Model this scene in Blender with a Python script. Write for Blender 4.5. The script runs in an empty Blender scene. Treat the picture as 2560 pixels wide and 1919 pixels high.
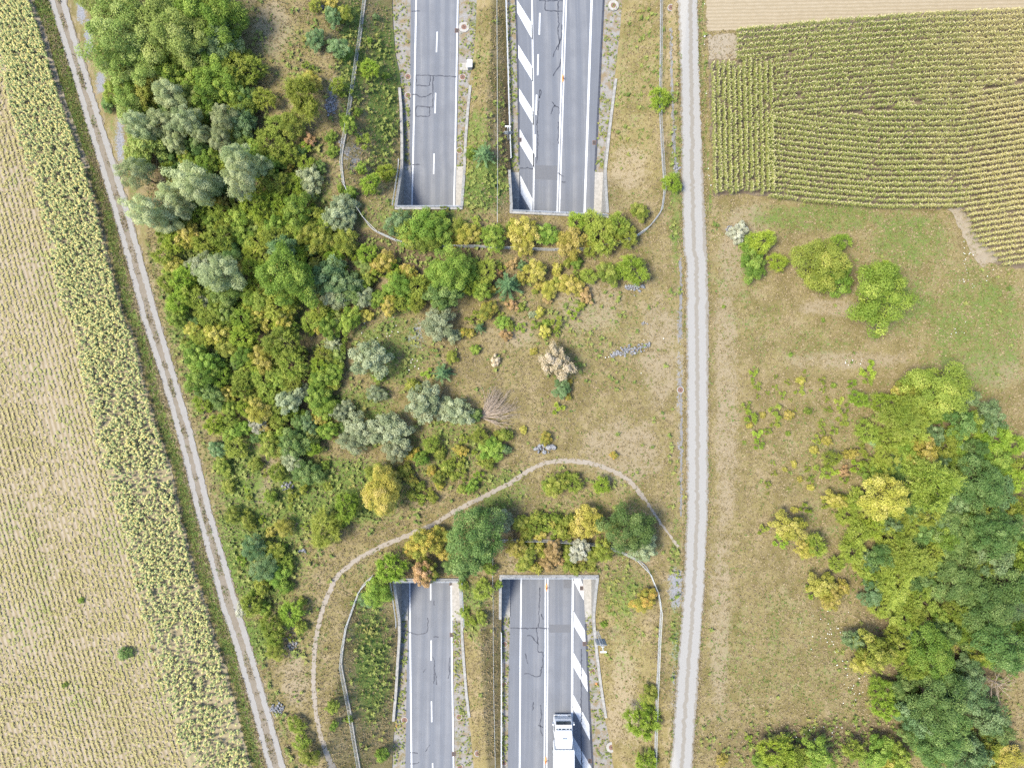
import bpy, math, random
import numpy as np
from mathutils import Vector

# ------------------------------------------------------------------ camera, sky, sun, exposure
random.seed(11)
rng = np.random.default_rng(11)
SC = bpy.context.scene
COL = SC.collection
CAM_Z = 90.0          # drone height above the overpass level (z = 0)
FPX = 1750.0          # focal length in pixels of the 2560 px wide photograph
cd = bpy.data.cameras.new('camera')
cd.sensor_fit = 'HORIZONTAL'
cd.sensor_width = 36.0
cd.lens = FPX / 2560.0 * 36.0
cd.clip_start = 1.0
cd.clip_end = 9000.0
cam = bpy.data.objects.new('camera', cd)
COL.objects.link(cam)
cam.location = (0, 0, CAM_Z)
cam.rotation_euler = (0, 0, 0)
SC.camera = cam

SUN_EL, SUN_AZ = math.radians(60), math.radians(262)   # azimuth clockwise from north (+Y): from the west
w = bpy.data.worlds.new('World')
SC.world = w
w.use_nodes = True
wn = w.node_tree
wn.nodes.clear()
wo = wn.nodes.new('ShaderNodeOutputWorld')
wb = wn.nodes.new('ShaderNodeBackground')
ws = wn.nodes.new('ShaderNodeTexSky')
ws.sky_type = 'NISHITA'
ws.sun_disc = False
ws.sun_elevation = SUN_EL
ws.sun_rotation = SUN_AZ
ws.air_density = 1.0
ws.dust_density = 1.0
ws.ozone_density = 1.5
wb.inputs['Strength'].default_value = 0.14
wn.links.new(ws.outputs[0], wb.inputs[0])
wn.links.new(wb.outputs[0], wo.inputs[0])
sl = bpy.data.lights.new('sun', 'SUN')
sl.energy = 2.8
sl.angle = math.radians(19)
sl.color = (1.0, 0.925, 0.77)
sun = bpy.data.objects.new('sun', sl)
COL.objects.link(sun)
SDIR = Vector((math.cos(SUN_EL) * math.sin(SUN_AZ), math.cos(SUN_EL) * math.cos(SUN_AZ), math.sin(SUN_EL)))
sun.rotation_euler = SDIR.to_track_quat('Z', 'Y').to_euler()
sun.location = (-40, 0, 120)
SC.view_settings.view_transform = 'Standard'
SC.view_settings.look = 'None'
SC.view_settings.exposure = 1.93
SC.view_settings.gamma = 1.0
SC.view_settings.use_curve_mapping = False
SC.cycles.max_bounces = 5
SC.cycles.diffuse_bounces = 3
SC.cycles.transmission_bounces = 3
SC.cycles.transparent_max_bounces = 4
SC.cycles.use_denoising = False
SC.cycles.caustics_reflective = False
SC.cycles.caustics_refractive = False

# ------------------------------------------------------------------ coordinates
ROAD_Z = -5.6
_O = {1: (0, 0), 2: (850, 0), 3: (1700, 0), 4: (0, 640), 5: (850, 640), 6: (1700, 640), 7: (0, 1279), 8: (850, 1279), 9: (1700, 1279)}
def T(n, x, y):
    """survey grid: tile n of the aerial view -> photograph pixel"""
    return (_O[n][0] + x * 0.38879, _O[n][1] + y * 0.38879)
def W(p, z=0.0):
    k = (CAM_Z - z) / FPX
    return ((p[0] - 1280.0) * k, (959.5 - p[1]) * k)
def TW(n, x, y, z=0.0):
    return W(T(n, x, y), z)

# wall lines of the two road cuttings: x as a function of y, at road level
def line(*seg):
    pts = []
    for n, ps in seg:
        pts += [TW(n, a, b, ROAD_Z) for a, b in ps]
    pts.sort(key=lambda q: q[1])
    ys = np.array([q[1] for q in pts]); xs = np.array([q[0] for q in pts])
    return lambda y: np.interp(y, ys, xs)
L1 = line((2, [(330, -200), (340, 150), (355, 345), (385, 480), (405, 700), (412, 900), (414, 1010), (412, 1330)]),
          (8, [(399, 440), (397, 790), (385, 950), (372, 1150), (355, 1330), (343, 1460), (335, 1646), (330, 1900)]))
L2 = line((2, [(885, -200), (875, 150), (862, 335), (837, 500), (817, 700), (803, 900), (797, 1035), (794, 1330)]),
          (8, [(782, 440), (780, 600), (779, 760), (790, 950), (805, 1150), (825, 1330), (838, 1395), (860, 1646), (880, 1900)]))
L3 = line((2, [(1056, -200), (1062, 0), (1085, 780), (1093, 1015), (1110, 1370)]),
          (8, [(1043, 410), (1037, 770), (1035, 1000), (1033, 1646), (1033, 1900)]))
L4 = line((2, [(1830, -200), (1800, 200), (1775, 430), (1745, 650), (1720, 850), (1703, 1000), (1692, 1100), (1678, 1370)]),
          (8, [(1614, 412), (1616, 640), (1622, 740), (1640, 900), (1665, 1100), (1700, 1320), (1725, 1420), (1760, 1646), (1790, 1900)]))
YN_L, YN_R, YS_L, YS_R = 22.75, 21.95, -25.3, -24.85     # deck edges

def hnoise(x, y):
    return 0.015 * (np.sin(x * 0.31 + 1.3) * np.cos(y * 0.27) + np.sin(x * 0.13 - y * 0.21 + 2.0))
def H(x, y):
    """terrain height outside the carriageways"""
    x = np.asarray(x, float); y = np.asarray(y, float)
    z = np.zeros(np.broadcast(x, y).shape)
    for la, lb, yn, ys in ((L1, L2, YN_L, YS_L), (L3, L4, YN_R, YS_R)):
        for sgn, yp in ((1, yn), (-1, ys)):
            d = (y - yp) * sgn                     # distance out from the portal
            yy = np.where(d < 6.8, yp + sgn * 6.8, y)
            a, b = la(yy), lb(yy)
            dx = np.maximum(np.maximum(a - x, x - b), 0)
            dy = np.maximum(6.8 - d, 0)
            dist = np.sqrt(dx * dx + dy * dy)
            foot = np.interp(d, [6.8, 18.0], [-4.85, -5.55])
            z = np.minimum(z, np.minimum(0, foot + 0.72 * dist))
    return z + hnoise(x, y)
def h1(x, y):
    return float(H(x, y))
def G(p, dz=0.0):
    """photograph pixel -> point on the terrain (dz above it)"""
    z = 0.0
    for _ in range(8):
        x, y = W(p, z + dz)
        z = h1(x, y)
    return x, y, z

# ------------------------------------------------------------------ mesh helpers
def mesh_np(name, V, F, mats=(), fv=None, smooth=False, mi=None, uv=None):
    """V (n,3), F (m,k) -> mesh; fv: per-vertex float stored in 'v'; mi: per-face material index"""
    V = np.asarray(V, np.float32); F = np.asarray(F, np.int32)
    me = bpy.data.meshes.new(name)
    m, k = F.shape
    me.vertices.add(len(V)); me.vertices.foreach_set('co', V.ravel())
    me.loops.add(m * k); me.loops.foreach_set('vertex_index', F.ravel())
    me.polygons.add(m)
    me.polygons.foreach_set('loop_start', np.arange(0, m * k, k, dtype=np.int32))
    me.polygons.foreach_set('loop_total', np.full(m, k, np.int32))
    if smooth:
        me.polygons.foreach_set('use_smooth', np.ones(m, bool))
    for mt in mats:
        me.materials.append(mt)
    if mi is not None:
        me.polygons.foreach_set('material_index', np.asarray(mi, np.int32))
    me.update(calc_edges=True)
    if fv is not None:
        fv = np.asarray(fv, np.float32)
        if fv.ndim == 1:
            a = me.attributes.new('v', 'FLOAT', 'POINT'); a.data.foreach_set('value', fv)
        else:
            a = me.attributes.new('v', 'FLOAT_COLOR', 'POINT'); a.data.foreach_set('color', fv.ravel())
    if uv is not None:
        ul = me.uv_layers.new(name='UVMap')
        ul.data.foreach_set('uv', np.asarray(uv, np.float32)[F.ravel()].ravel())
    return me

class B:
    """collects boxes, prisms, tubes and sheets into one mesh"""
    def __init__(s):
        s.V = []; s.F = []
    def box(s, x0, x1, y0, y1, z0, z1):
        return s.hexa([(x0, y0, z0), (x1, y0, z0), (x1, y1, z0), (x0, y1, z0)], [(x0, y0, z1), (x1, y0, z1), (x1, y1, z1), (x0, y1, z1)])
    def hexa(s, lo, hi):
        return s.prism(lo, hi)
    def prism(s, lo, hi):
        n = len(lo); b = len(s.V)
        s.V += [tuple(p) for p in lo] + [tuple(p) for p in hi]
        s.F.append([b + i for i in reversed(range(n))]); s.F.append([b + n + i for i in range(n)])
        for i in range(n):
            j = (i + 1) % n
            s.F.append([b + i, b + j, b + n + j, b + n + i])
        return s
    def obox(s, c, size, rot=0.0, tilt=0.0):
        """box about centre c, turned by rot about z and tilted about its own x"""
        hx, hy, hz = [q / 2 for q in size]
        co, si, ct, st = math.cos(rot), math.sin(rot), math.cos(tilt), math.sin(tilt)
        def f(x, y, z):
            y, z = y * ct - z * st, y * st + z * ct
            return (c[0] + x * co - y * si, c[1] + x * si + y * co, c[2] + z)
        return s.prism([f(-hx, -hy, -hz), f(hx, -hy, -hz), f(hx, hy, -hz), f(-hx, hy, -hz)], [f(-hx, -hy, hz), f(hx, -hy, hz), f(hx, hy, hz), f(-hx, hy, hz)])
    def tube(s, pts, r, n=6, taper=None, cap=True):
        pts = [Vector(p) for p in pts]
        rings = []
        for i, p in enumerate(pts):
            d = (pts[min(i + 1, len(pts) - 1)] - pts[max(i - 1, 0)])
            d = d.normalized() if d.length > 1e-9 else Vector((0, 0, 1))
            u = d.cross(Vector((0, 0, 1)))
            if u.length < 1e-3:
                u = Vector((1, 0, 0))
            u.normalize(); v = d.cross(u)
            rr = r if taper is None else r + (taper - r) * i / max(1, len(pts) - 1)
            b = len(s.V)
            for k in range(n):
                a = 2 * math.pi * k / n
                q = p + u * (math.cos(a) * rr) + v * (math.sin(a) * rr)
                s.V.append((q.x, q.y, q.z))
            rings.append(b)
        for a, b in zip(rings, rings[1:]):
            for k in range(n):
                j = (k + 1) % n
                s.F.append([a + k, a + j, b + j, b + k])
        if cap:
            s.F.append([rings[0] + k for k in reversed(range(n))]); s.F.append([rings[-1] + k for k in range(n)])
        return s
    def disc(s, c, r, z0, z1, n=20, r2=None):
        lo = [(c[0] + r * math.cos(2 * math.pi * i / n), c[1] + r * math.sin(2 * math.pi * i / n), z0) for i in range(n)]
        rr = r if r2 is None else r2
        hi = [(c[0] + rr * math.cos(2 * math.pi * i / n), c[1] + rr * math.sin(2 * math.pi * i / n), z1) for i in range(n)]
        return s.prism(lo, hi)
    def poly(s, pts):
        b = len(s.V); s.V += [tuple(p) for p in pts]; s.F.append(list(range(b, b + len(pts))))
        return s
    def strip(s, left, right):
        b = len(s.V); n = len(left)
        for a, c in zip(left, right):
            s.V += [tuple(a), tuple(c)]
        for i in range(n - 1):
            q = b + 2 * i
            s.F.append([q, q + 1, q + 3, q + 2])
        return s
    def mesh(s, name, *mats):
        me = bpy.data.meshes.new(name)
        me.from_pydata(s.V, [], s.F)
        for m in mats:
            me.materials.append(m)
        me.update()
        return me
    def build(s, name, mat, parent=None, bevel=0.0):
        o = link(name, s.mesh(name, mat), parent)
        if bevel:
            md = o.modifiers.new('edge', 'BEVEL'); md.width = bevel; md.segments = 2; md.limit_method = 'ANGLE'
        return o
def link(name, data, parent=None):
    o = bpy.data.objects.new(name, data)
    COL.objects.link(o)
    if parent is not None:
        o.parent = parent
    return o
def empty(name, loc=(0, 0, 0), rz=0.0):
    o = bpy.data.objects.new(name, None)
    o.empty_display_size = 0.5
    o.location = loc; o.rotation_euler = (0, 0, rz)
    COL.objects.link(o)
    return o
def tag(o, label=None, cat=None, group=None, kind=None):
    if label: o['label'] = label
    if cat: o['category'] = cat
    if group: o['group'] = group
    if kind: o['kind'] = kind
    return o
def resample(pts, step):
    P = np.array(pts, float)
    d = np.r_[0, np.cumsum(np.linalg.norm(np.diff(P, axis=0), axis=1))]
    n = max(2, int(d[-1] / step) + 1)
    t = np.linspace(0, d[-1], n)
    return np.stack([np.interp(t, d, P[:, i]) for i in range(P.shape[1])], 1)
def smooth_line(pts, step, it=6):
    P = resample(pts, step)
    for _ in range(it):
        P[1:-1] = (P[:-2] + 2 * P[1:-1] + P[2:]) / 4
    return P
def normals2(P):
    d = np.gradient(P[:, :2], axis=0)
    d /= np.maximum(np.linalg.norm(d, axis=1, keepdims=True), 1e-9)
    return np.stack([-d[:, 1], d[:, 0]], 1)
def inside(poly, x, y):
    """vectorised point in polygon"""
    x = np.asarray(x); y = np.asarray(y); c = np.zeros(x.shape, bool)
    P = np.asarray(poly, float); n = len(P); j = n - 1
    for i in range(n):
        xi, yi = P[i]; xj, yj = P[j]
        t = ((yi > y) != (yj > y)) & (x < (xj - xi) * (y - yi) / (yj - yi + 1e-12) + xi)
        c ^= t; j = i
    return c
def vnoise(x, y, s, seed=0):
    """smooth value noise 0..1"""
    r = np.random.default_rng(seed).random((97, 97))
    u = np.asarray(x) / s + 1000; v = np.asarray(y) / s + 1000
    i = np.floor(u).astype(int); j = np.floor(v).astype(int)
    fu = u - i; fv = v - j
    fu = fu * fu * (3 - 2 * fu); fv = fv * fv * (3 - 2 * fv)
    g = lambda a, b: r[a % 97, b % 97]
    return (g(i, j) * (1 - fu) + g(i + 1, j) * fu) * (1 - fv) + (g(i, j + 1) * (1 - fu) + g(i + 1, j + 1) * fu) * fv

# ------------------------------------------------------------------ materials
class NT:
    k = 0.60          # albedo scale of mineral surfaces
    def __init__(s, name, k=None):
        if k is not None: s.k = k
        s.m = bpy.data.materials.new(name); s.m.use_nodes = True
        s.t = s.m.node_tree; s.n = s.t.nodes; s.l = s.t.links
        s.b = s.n['Principled BSDF']
        s.pos = None
    def node(s, typ, **kw):
        q = s.n.new(typ)
        for k, v in kw.items():
            setattr(q, k, v)
        return q
    def put(s, sock, v):
        if isinstance(v, bpy.types.NodeSocket):
            s.l.new(v, sock)
        elif isinstance(v, (tuple, list)) and len(v) == 3 and sock.type == 'RGBA':
            sock.default_value = (v[0] * s.k, v[1] * s.k, v[2] * s.k, 1)
        else:
            sock.default_value = v
    def P(s):
        if s.pos is None:
            s.pos = s.node('ShaderNodeNewGeometry').outputs['Position']
        return s.pos
    def O(s):
        return s.node('ShaderNodeTexCoord').outputs['Object']
    def noise(s, scale, detail=3.0, rough=0.55, vec=None, stretch=None, dist=0.0):
        q = s.node('ShaderNodeTexNoise')
        v = vec or s.P()
        if stretch:
            mp = s.node('ShaderNodeMapping'); s.l.new(v, mp.inputs[0])
            mp.inputs['Rotation'].default_value = (0, 0, stretch[0]); mp.inputs['Scale'].default_value = stretch[1]
            v = mp.outputs[0]
        s.l.new(v, q.inputs['Vector'])
        q.inputs['Scale'].default_value = scale; q.inputs['Detail'].default_value = detail
        q.inputs['Roughness'].default_value = rough; q.inputs['Distortion'].default_value = dist
        return q.outputs['Fac']
    def ramp(s, f, lo, hi):
        q = s.node('ShaderNodeMapRange'); q.interpolation_type = 'SMOOTHSTEP'
        s.put(q.inputs[0], f); q.inputs[1].default_value = lo; q.inputs[2].default_value = hi
        return q.outputs[0]
    def math(s, op, a, b=0.0, c=None):
        q = s.node('ShaderNodeMath', operation=op)
        s.put(q.inputs[0], a); s.put(q.inputs[1], b)
        if c is not None: s.put(q.inputs[2], c)
        return q.outputs[0]
    def mix(s, f, a, b, blend='MIX'):
        q = s.node('ShaderNodeMix', data_type='RGBA', blend_type=blend)
        s.put(q.inputs[0], f); s.put(q.inputs[6], a); s.put(q.inputs[7], b)
        return q.outputs[2]
    def attr(s, name, out='Fac'):
        q = s.node('ShaderNodeAttribute'); q.attribute_name = name
        return q.outputs[out]
    def done(s, col, rough=0.8, spec=0.3, bump=None, strength=0.3, dist=0.05, metal=0.0):
        s.put(s.b.inputs['Base Color'], col); s.put(s.b.inputs['Roughness'], rough)
        s.b.inputs['Specular IOR Level'].default_value = spec
        s.b.inputs['Metallic'].default_value = metal
        if bump is not None:
            q = s.node('ShaderNodeBump'); q.inputs['Strength'].default_value = strength; q.inputs['Distance'].default_value = dist
            s.put(q.inputs['Height'], bump); s.l.new(q.outputs[0], s.b.inputs['Normal'])
        return s.m
def simple(name, c1, c2, scale=4.0, rough=0.7, spec=0.3, metal=0.0, lo=0.3, hi=0.7, bump=0.0, obj=False):
    t = NT(name)
    v = t.O() if obj else None
    f = t.ramp(t.noise(scale, 4, 0.6, vec=v), lo, hi)
    return t.done(t.mix(f, c1, c2), rough, spec, t.noise(scale * 4, 3, vec=v) if bump else None, bump, 0.02, metal)
M = {}
M['concrete'] = simple('weathered concrete', (0.24, 0.235, 0.22), (0.37, 0.36, 0.34), 2.5, 0.85, 0.2, bump=0.25)
M['concrete_pale'] = simple('pale concrete', (0.31, 0.295, 0.27), (0.41, 0.39, 0.36), 3.0, 0.85, 0.2, bump=0.2)
M['galv'] = simple('galvanised steel', (0.42, 0.45, 0.48), (0.60, 0.63, 0.66), 6.0, 0.45, 0.5, 0.35)
M['wire'] = simple('fence wire', (0.40, 0.43, 0.44), (0.55, 0.58, 0.58), 9.0, 0.5, 0.4, 0.2)
M['rust'] = simple('rusty iron', (0.16, 0.085, 0.06), (0.27, 0.16, 0.12), 9.0, 0.8, 0.2, bump=0.4)
M['iron'] = simple('dark iron', (0.045, 0.035, 0.035), (0.11, 0.075, 0.06), 9.0, 0.6, 0.4)
M['paint'] = None
M['orange'] = simple('orange plastic', (0.70, 0.24, 0.06), (0.82, 0.36, 0.14), 14.0, 0.5, 0.4)
M['white_metal'] = simple('white coated sheet', (0.72, 0.73, 0.74), (0.82, 0.82, 0.82), 3.0, 0.4, 0.4)
M['grey_metal'] = simple('grey sheet back', (0.36, 0.39, 0.42), (0.50, 0.53, 0.56), 5.0, 0.5, 0.4, 0.3)
M['glass'] = simple('dark glass', (0.02, 0.03, 0.04), (0.05, 0.07, 0.08), 2.0, 0.08, 0.6)
M['tyre'] = simple('rubber', (0.02, 0.02, 0.02), (0.04, 0.04, 0.04), 8.0, 0.85, 0.2)
M['black'] = simple('black plastic', (0.02, 0.02, 0.022), (0.05, 0.05, 0.05), 8.0, 0.6, 0.3)
M['truck_paint'] = simple('white lacquer', (0.80, 0.81, 0.82), (0.86, 0.86, 0.86), 1.2, 0.3, 0.5)
M['tarp'] = simple('white trailer roof', (0.62, 0.63, 0.64), (0.82, 0.83, 0.85), 1.6, 0.5, 0.4)
M['sealant'] = simple('bitumen sealant', (0.022, 0.026, 0.04), (0.05, 0.055, 0.075), 3.0, 0.6, 0.4)
M['stone'] = simple('grey limestone', (0.15, 0.155, 0.17), (0.34, 0.34, 0.35), 5.0, 0.9, 0.2, bump=0.5)
M['bark'] = simple('bark', (0.09, 0.065, 0.045), (0.20, 0.16, 0.12), 6.0, 0.9, 0.1, bump=0.5)
M['deadwood'] = simple('dry grey wood', (0.27, 0.21, 0.155), (0.43, 0.35, 0.275), 4.0, 0.85, 0.2)

t = NT('road paint', 0.62)
f = t.ramp(t.noise(3.5, 5, 0.7), 0.30, 0.62)
f2 = t.ramp(t.noise(22, 3, 0.6), 0.25, 0.55)
M['paint'] = t.done(t.mix(t.math('MULTIPLY', f, f2), (0.46, 0.48, 0.51), (0.70, 0.71, 0.72)), 0.65, 0.3)

def asphalt(name, tracks, base=(0.15, 0.166, 0.20), light=(0.235, 0.243, 0.265)):
    """worn asphalt: polished wheel tracks run along the lanes (u across the road, metres in UV)"""
    t = NT(name, 0.51)
    uv = t.node('ShaderNodeUVMap').outputs[0]
    sx = t.node('ShaderNodeSeparateXYZ'); t.l.new(uv, sx.inputs[0])
    u = sx.outputs[0]
    tot = None
    for c, wd in tracks:
        d = t.math('ABSOLUTE', t.math('SUBTRACT', u, c))
        k = t.math('SUBTRACT', 1.0, t.ramp(d, 0.0, wd))
        tot = k if tot is None else t.math('MAXIMUM', tot, k)
    streak = t.noise(1.0, 5, 0.7, vec=uv, stretch=(0, (3.2, 0.06, 1)))
    fine = t.noise(30.0, 3, 0.7)
    mid = t.noise(0.5, 4, 0.6)
    f = t.math('MULTIPLY', tot, t.math('ADD', t.math('MULTIPLY', streak, 0.9), 0.35))
    col = t.mix(t.math('MINIMUM', f, 0.95), base, light)
    col = t.mix(t.ramp(mid, 0.25, 0.75), col, t.mix(0.55, col, (0.12, 0.13, 0.155)))
    col = t.mix(t.ramp(streak, 0.45, 0.8), col, t.mix(0.35, col, (0.33, 0.33, 0.33)))
    col = t.mix(t.ramp(fine, 0.2, 0.8), t.mix(0.16, col, (0.05, 0.05, 0.05)), t.mix(0.10, col, (0.5, 0.5, 0.5)))
    return t.done(col, 0.75, 0.35, fine, 0.25, 0.01)

def gravel(name, c_track, c_mid, tracks=None, wd=0.45, edge=None):
    t = NT(name, 0.42)
    uv = t.node('ShaderNodeUVMap').outputs[0]
    fine = t.noise(14.0, 4, 0.75)
    spk = t.noise(45.0, 2, 0.6)
    big = t.noise(0.8, 4, 0.6)
    if tracks:
        sx = t.node('ShaderNodeSeparateXYZ'); t.l.new(uv, sx.inputs[0])
        u = t.math('ADD', sx.outputs[0], t.math('MULTIPLY', t.math('SUBTRACT', big, 0.5), 0.25))
        tot = None
        for c in tracks:
            d = t.math('ABSOLUTE', t.math('SUBTRACT', u, c))
            k = t.math('SUBTRACT', 1.0, t.ramp(d, wd * 0.4, wd))
            tot = k if tot is None else t.math('MAXIMUM', tot, k)
        f = t.ramp(t.math('ADD', tot, t.math('MULTIPLY', t.math('SUBTRACT', fine, 0.5), 1.2)), 0.25, 0.75)
    else:
        f = t.ramp(t.math('ADD', fine, t.math('MULTIPLY', big, 0.4)), 0.45, 0.95)
    col = t.mix(f, c_mid, c_track)
    col = t.mix(t.ramp(spk, 0.25, 0.75), t.mix(0.22, col, (0.12, 0.10, 0.09)), t.mix(0.15, col, (0.58, 0.575, 0.57)))
    return t.done(col, 0.95, 0.1, fine, 0.5, 0.03)
M['gravel_white'] = gravel('white gravel', (0.46, 0.445, 0.415), (0.35, 0.315, 0.26), (0.7, 2.1), 0.65)
M['gravel_track'] = gravel('pale wheel track', (0.46, 0.445, 0.42), (0.39, 0.365, 0.325))
M['gravel_brown'] = gravel('brown gravel', (0.37, 0.31, 0.235), (0.22, 0.18, 0.12))
M['gravel_grey'] = gravel('grey gravel', (0.35, 0.35, 0.36), (0.22, 0.205, 0.19))
M['path'] = gravel('trodden path', (0.52, 0.455, 0.375), (0.40, 0.335, 0.25))

# verge of the carriageways: grey grit, dry grass and weeds
t = NT('road verge')
a = t.noise(1.1, 5, 0.7); b_ = t.noise(9.0, 4, 0.7); c_ = t.noise(0.5, 3, 0.6)
col = t.mix(t.ramp(b_, 0.3, 0.7), (0.20, 0.19, 0.175), (0.34, 0.33, 0.32))
col = t.mix(t.ramp(t.math('ADD', a, t.math('MULTIPLY', t.math('SUBTRACT', b_, 0.5), 0.5)), 0.44, 0.62), col, t.mix(b_, (0.17, 0.13, 0.075), (0.29, 0.23, 0.145)))
col = t.mix(t.ramp(t.math('ADD', c_, t.math('MULTIPLY', t.math('SUBTRACT', b_, 0.5), 0.7)), 0.58, 0.72), col, (0.12, 0.14, 0.045))
M['verge'] = t.done(col, 0.95, 0.1, b_, 0.6, 0.05)

# ground: masks painted as attribute v (R green, G bare, B litter and painted shade between crowns, A grey grit)
t = NT('meadow ground', 0.56)
va = t.node('ShaderNodeAttribute'); va.attribute_name = 'v'
sep = t.node('ShaderNodeSeparateColor'); t.l.new(va.outputs['Color'], sep.inputs[0])
n1 = t.noise(0.55, 5, 0.65); n2 = t.noise(2.6, 5, 0.7); n3 = t.noise(11.0, 4, 0.7); n4 = t.noise(0.16, 3, 0.5)
strk = t.noise(3.2, 4, 0.7, stretch=(0.5, (1.0, 3.5, 1)))
tan = t.mix(t.ramp(n2, 0.3, 0.72), (0.205, 0.165, 0.065), (0.325, 0.268, 0.13))
tan = t.mix(t.ramp(n1, 0.45, 0.72), tan, (0.345, 0.27, 0.165))
tan = t.mix(t.math('MULTIPLY', t.ramp(t.math('ADD', t.noise(0.33, 4, 0.6, dist=0.6), t.math('MULTIPLY', n2, 0.35)), 0.62, 0.82), 0.75), tan, (0.165, 0.135, 0.05))
n5 = t.noise(1.3, 6, 0.75, dist=0.4)
tan = t.mix(t.math('MULTIPLY', t.ramp(n5, 0.52, 0.72), 0.7), tan, (0.165, 0.145, 0.045))
tan = t.mix(t.math('MULTIPLY', t.ramp(n5, 0.46, 0.30), 0.5), tan, (0.40, 0.33, 0.21))
tan = t.mix(t.math('MULTIPLY', t.ramp(n3, 0.5, 0.75), 0.6), tan, (0.39, 0.315, 0.175))
tan = t.mix(t.math('MULTIPLY', t.ramp(strk, 0.55, 0.78), 0.6), tan, (0.15, 0.12, 0.05))
grn = t.mix(t.ramp(n2, 0.3, 0.7), (0.095, 0.155, 0.03), (0.19, 0.245, 0.062))
grn = t.mix(t.math('MULTIPLY', t.ramp(n3, 0.5, 0.72), 0.55), grn, (0.24, 0.25, 0.09))
bare = t.mix(t.ramp(n3, 0.3, 0.7), (0.28, 0.22, 0.135), (0.375, 0.31, 0.205))
litter_shade = t.mix(t.ramp(n3, 0.3, 0.7), (0.10, 0.075, 0.04), (0.20, 0.155, 0.09))  # dark leaf litter, with the shade between crowns painted in
gry = t.mix(t.ramp(n3, 0.35, 0.65), (0.18, 0.185, 0.20), (0.38, 0.38, 0.40))
def patch(mask, amp=1.0):
    nn = t.math('ADD', t.math('MULTIPLY', t.math('SUBTRACT', n2, 0.5), 1.0 * amp), t.math('ADD', t.math('MULTIPLY', t.math('SUBTRACT', n1, 0.5), 0.8 * amp), t.math('MULTIPLY', t.math('SUBTRACT', n3, 0.5), 0.7 * amp)))
    return t.ramp(t.math('ADD', mask, nn), 0.34, 0.66)
col = t.mix(patch(sep.outputs[1]), tan, bare)
col = t.mix(patch(sep.outputs[2]), col, litter_shade)
col = t.mix(patch(sep.outputs[0]), col, grn)
col = t.mix(patch(va.outputs['Alpha'], 1.2), col, gry)
M['ground'] = t.done(col, 0.95, 0.1, t.math('ADD', n3, n2), 0.8, 0.12)

def field_mat(name, c1, c2, c3, ang, row=0.62, strength=0.6, kk=0.46):
    """tilled soil with rows; ang: direction of the rows"""
    t = NT(name, kk)
    mp = t.node('ShaderNodeMapping'); t.l.new(t.P(), mp.inputs[0]); mp.inputs['Rotation'].default_value = (0, 0, -ang)
    n2 = t.noise(1.2, 5, 0.7); n3 = t.noise(12.0, 4, 0.7)
    wv = t.node('ShaderNodeTexWave'); wv.wave_type = 'BANDS'; wv.bands_direction = 'Y'; wv.wave_profile = 'SIN'
    t.l.new(mp.outputs[0], wv.inputs['Vector'])
    wv.inputs['Scale'].default_value = 0.31416 / row; wv.inputs['Distortion'].default_value = 1.6
    wv.inputs['Detail'].default_value = 2.0; wv.inputs['Detail Scale'].default_value = 0.6
    stk = t.noise(2.5, 4, 0.7, vec=mp.outputs[0], stretch=(0, (0.35, 3.0, 1)))
    col = t.mix(t.ramp(n2, 0.3, 0.7), c1, c2)
    col = t.mix(t.math('MULTIPLY', t.ramp(wv.outputs['Fac'], 0.25, 0.85), strength), col, c3)
    col = t.mix(t.math('MULTIPLY', t.ramp(stk, 0.5, 0.75), 0.45), col, c3)
    col = t.mix(t.math('MULTIPLY', t.ramp(n3, 0.5, 0.75), 0.3), col, (0.42, 0.37, 0.30))
    return t.done(col, 0.95, 0.1, t.math('ADD', wv.outputs['Fac'], n3), 0.5, 0.06)
ROW_ANG = math.atan2(1.0, -0.285)      # rows of the left field follow the lane
M['crop_soil'] = field_mat('dry crop soil', (0.39, 0.32, 0.225), (0.475, 0.40, 0.295), (0.305, 0.24, 0.125), ROW_ANG, 0.64, 0.75)
M['sun_soil'] = field_mat('sunflower soil', (0.36, 0.30, 0.19), (0.44, 0.37, 0.24), (0.27, 0.235, 0.11), ROW_ANG, 0.75, 0.3)
M['corn_soil'] = field_mat('maize soil', (0.19, 0.145, 0.10), (0.28, 0.22, 0.155), (0.14, 0.10, 0.065), 0.04, 0.72, 0.4)
M['bare_soil'] = field_mat('bare track soil', (0.37, 0.31, 0.225), (0.43, 0.37, 0.28), (0.32, 0.26, 0.18), 0.04, 0.9, 0.15)
M['stubble'] = field_mat('straw stubble', (0.41, 0.335, 0.225), (0.47, 0.39, 0.275), (0.34, 0.27, 0.165), 0.02, 0.45, 0.55)

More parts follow.
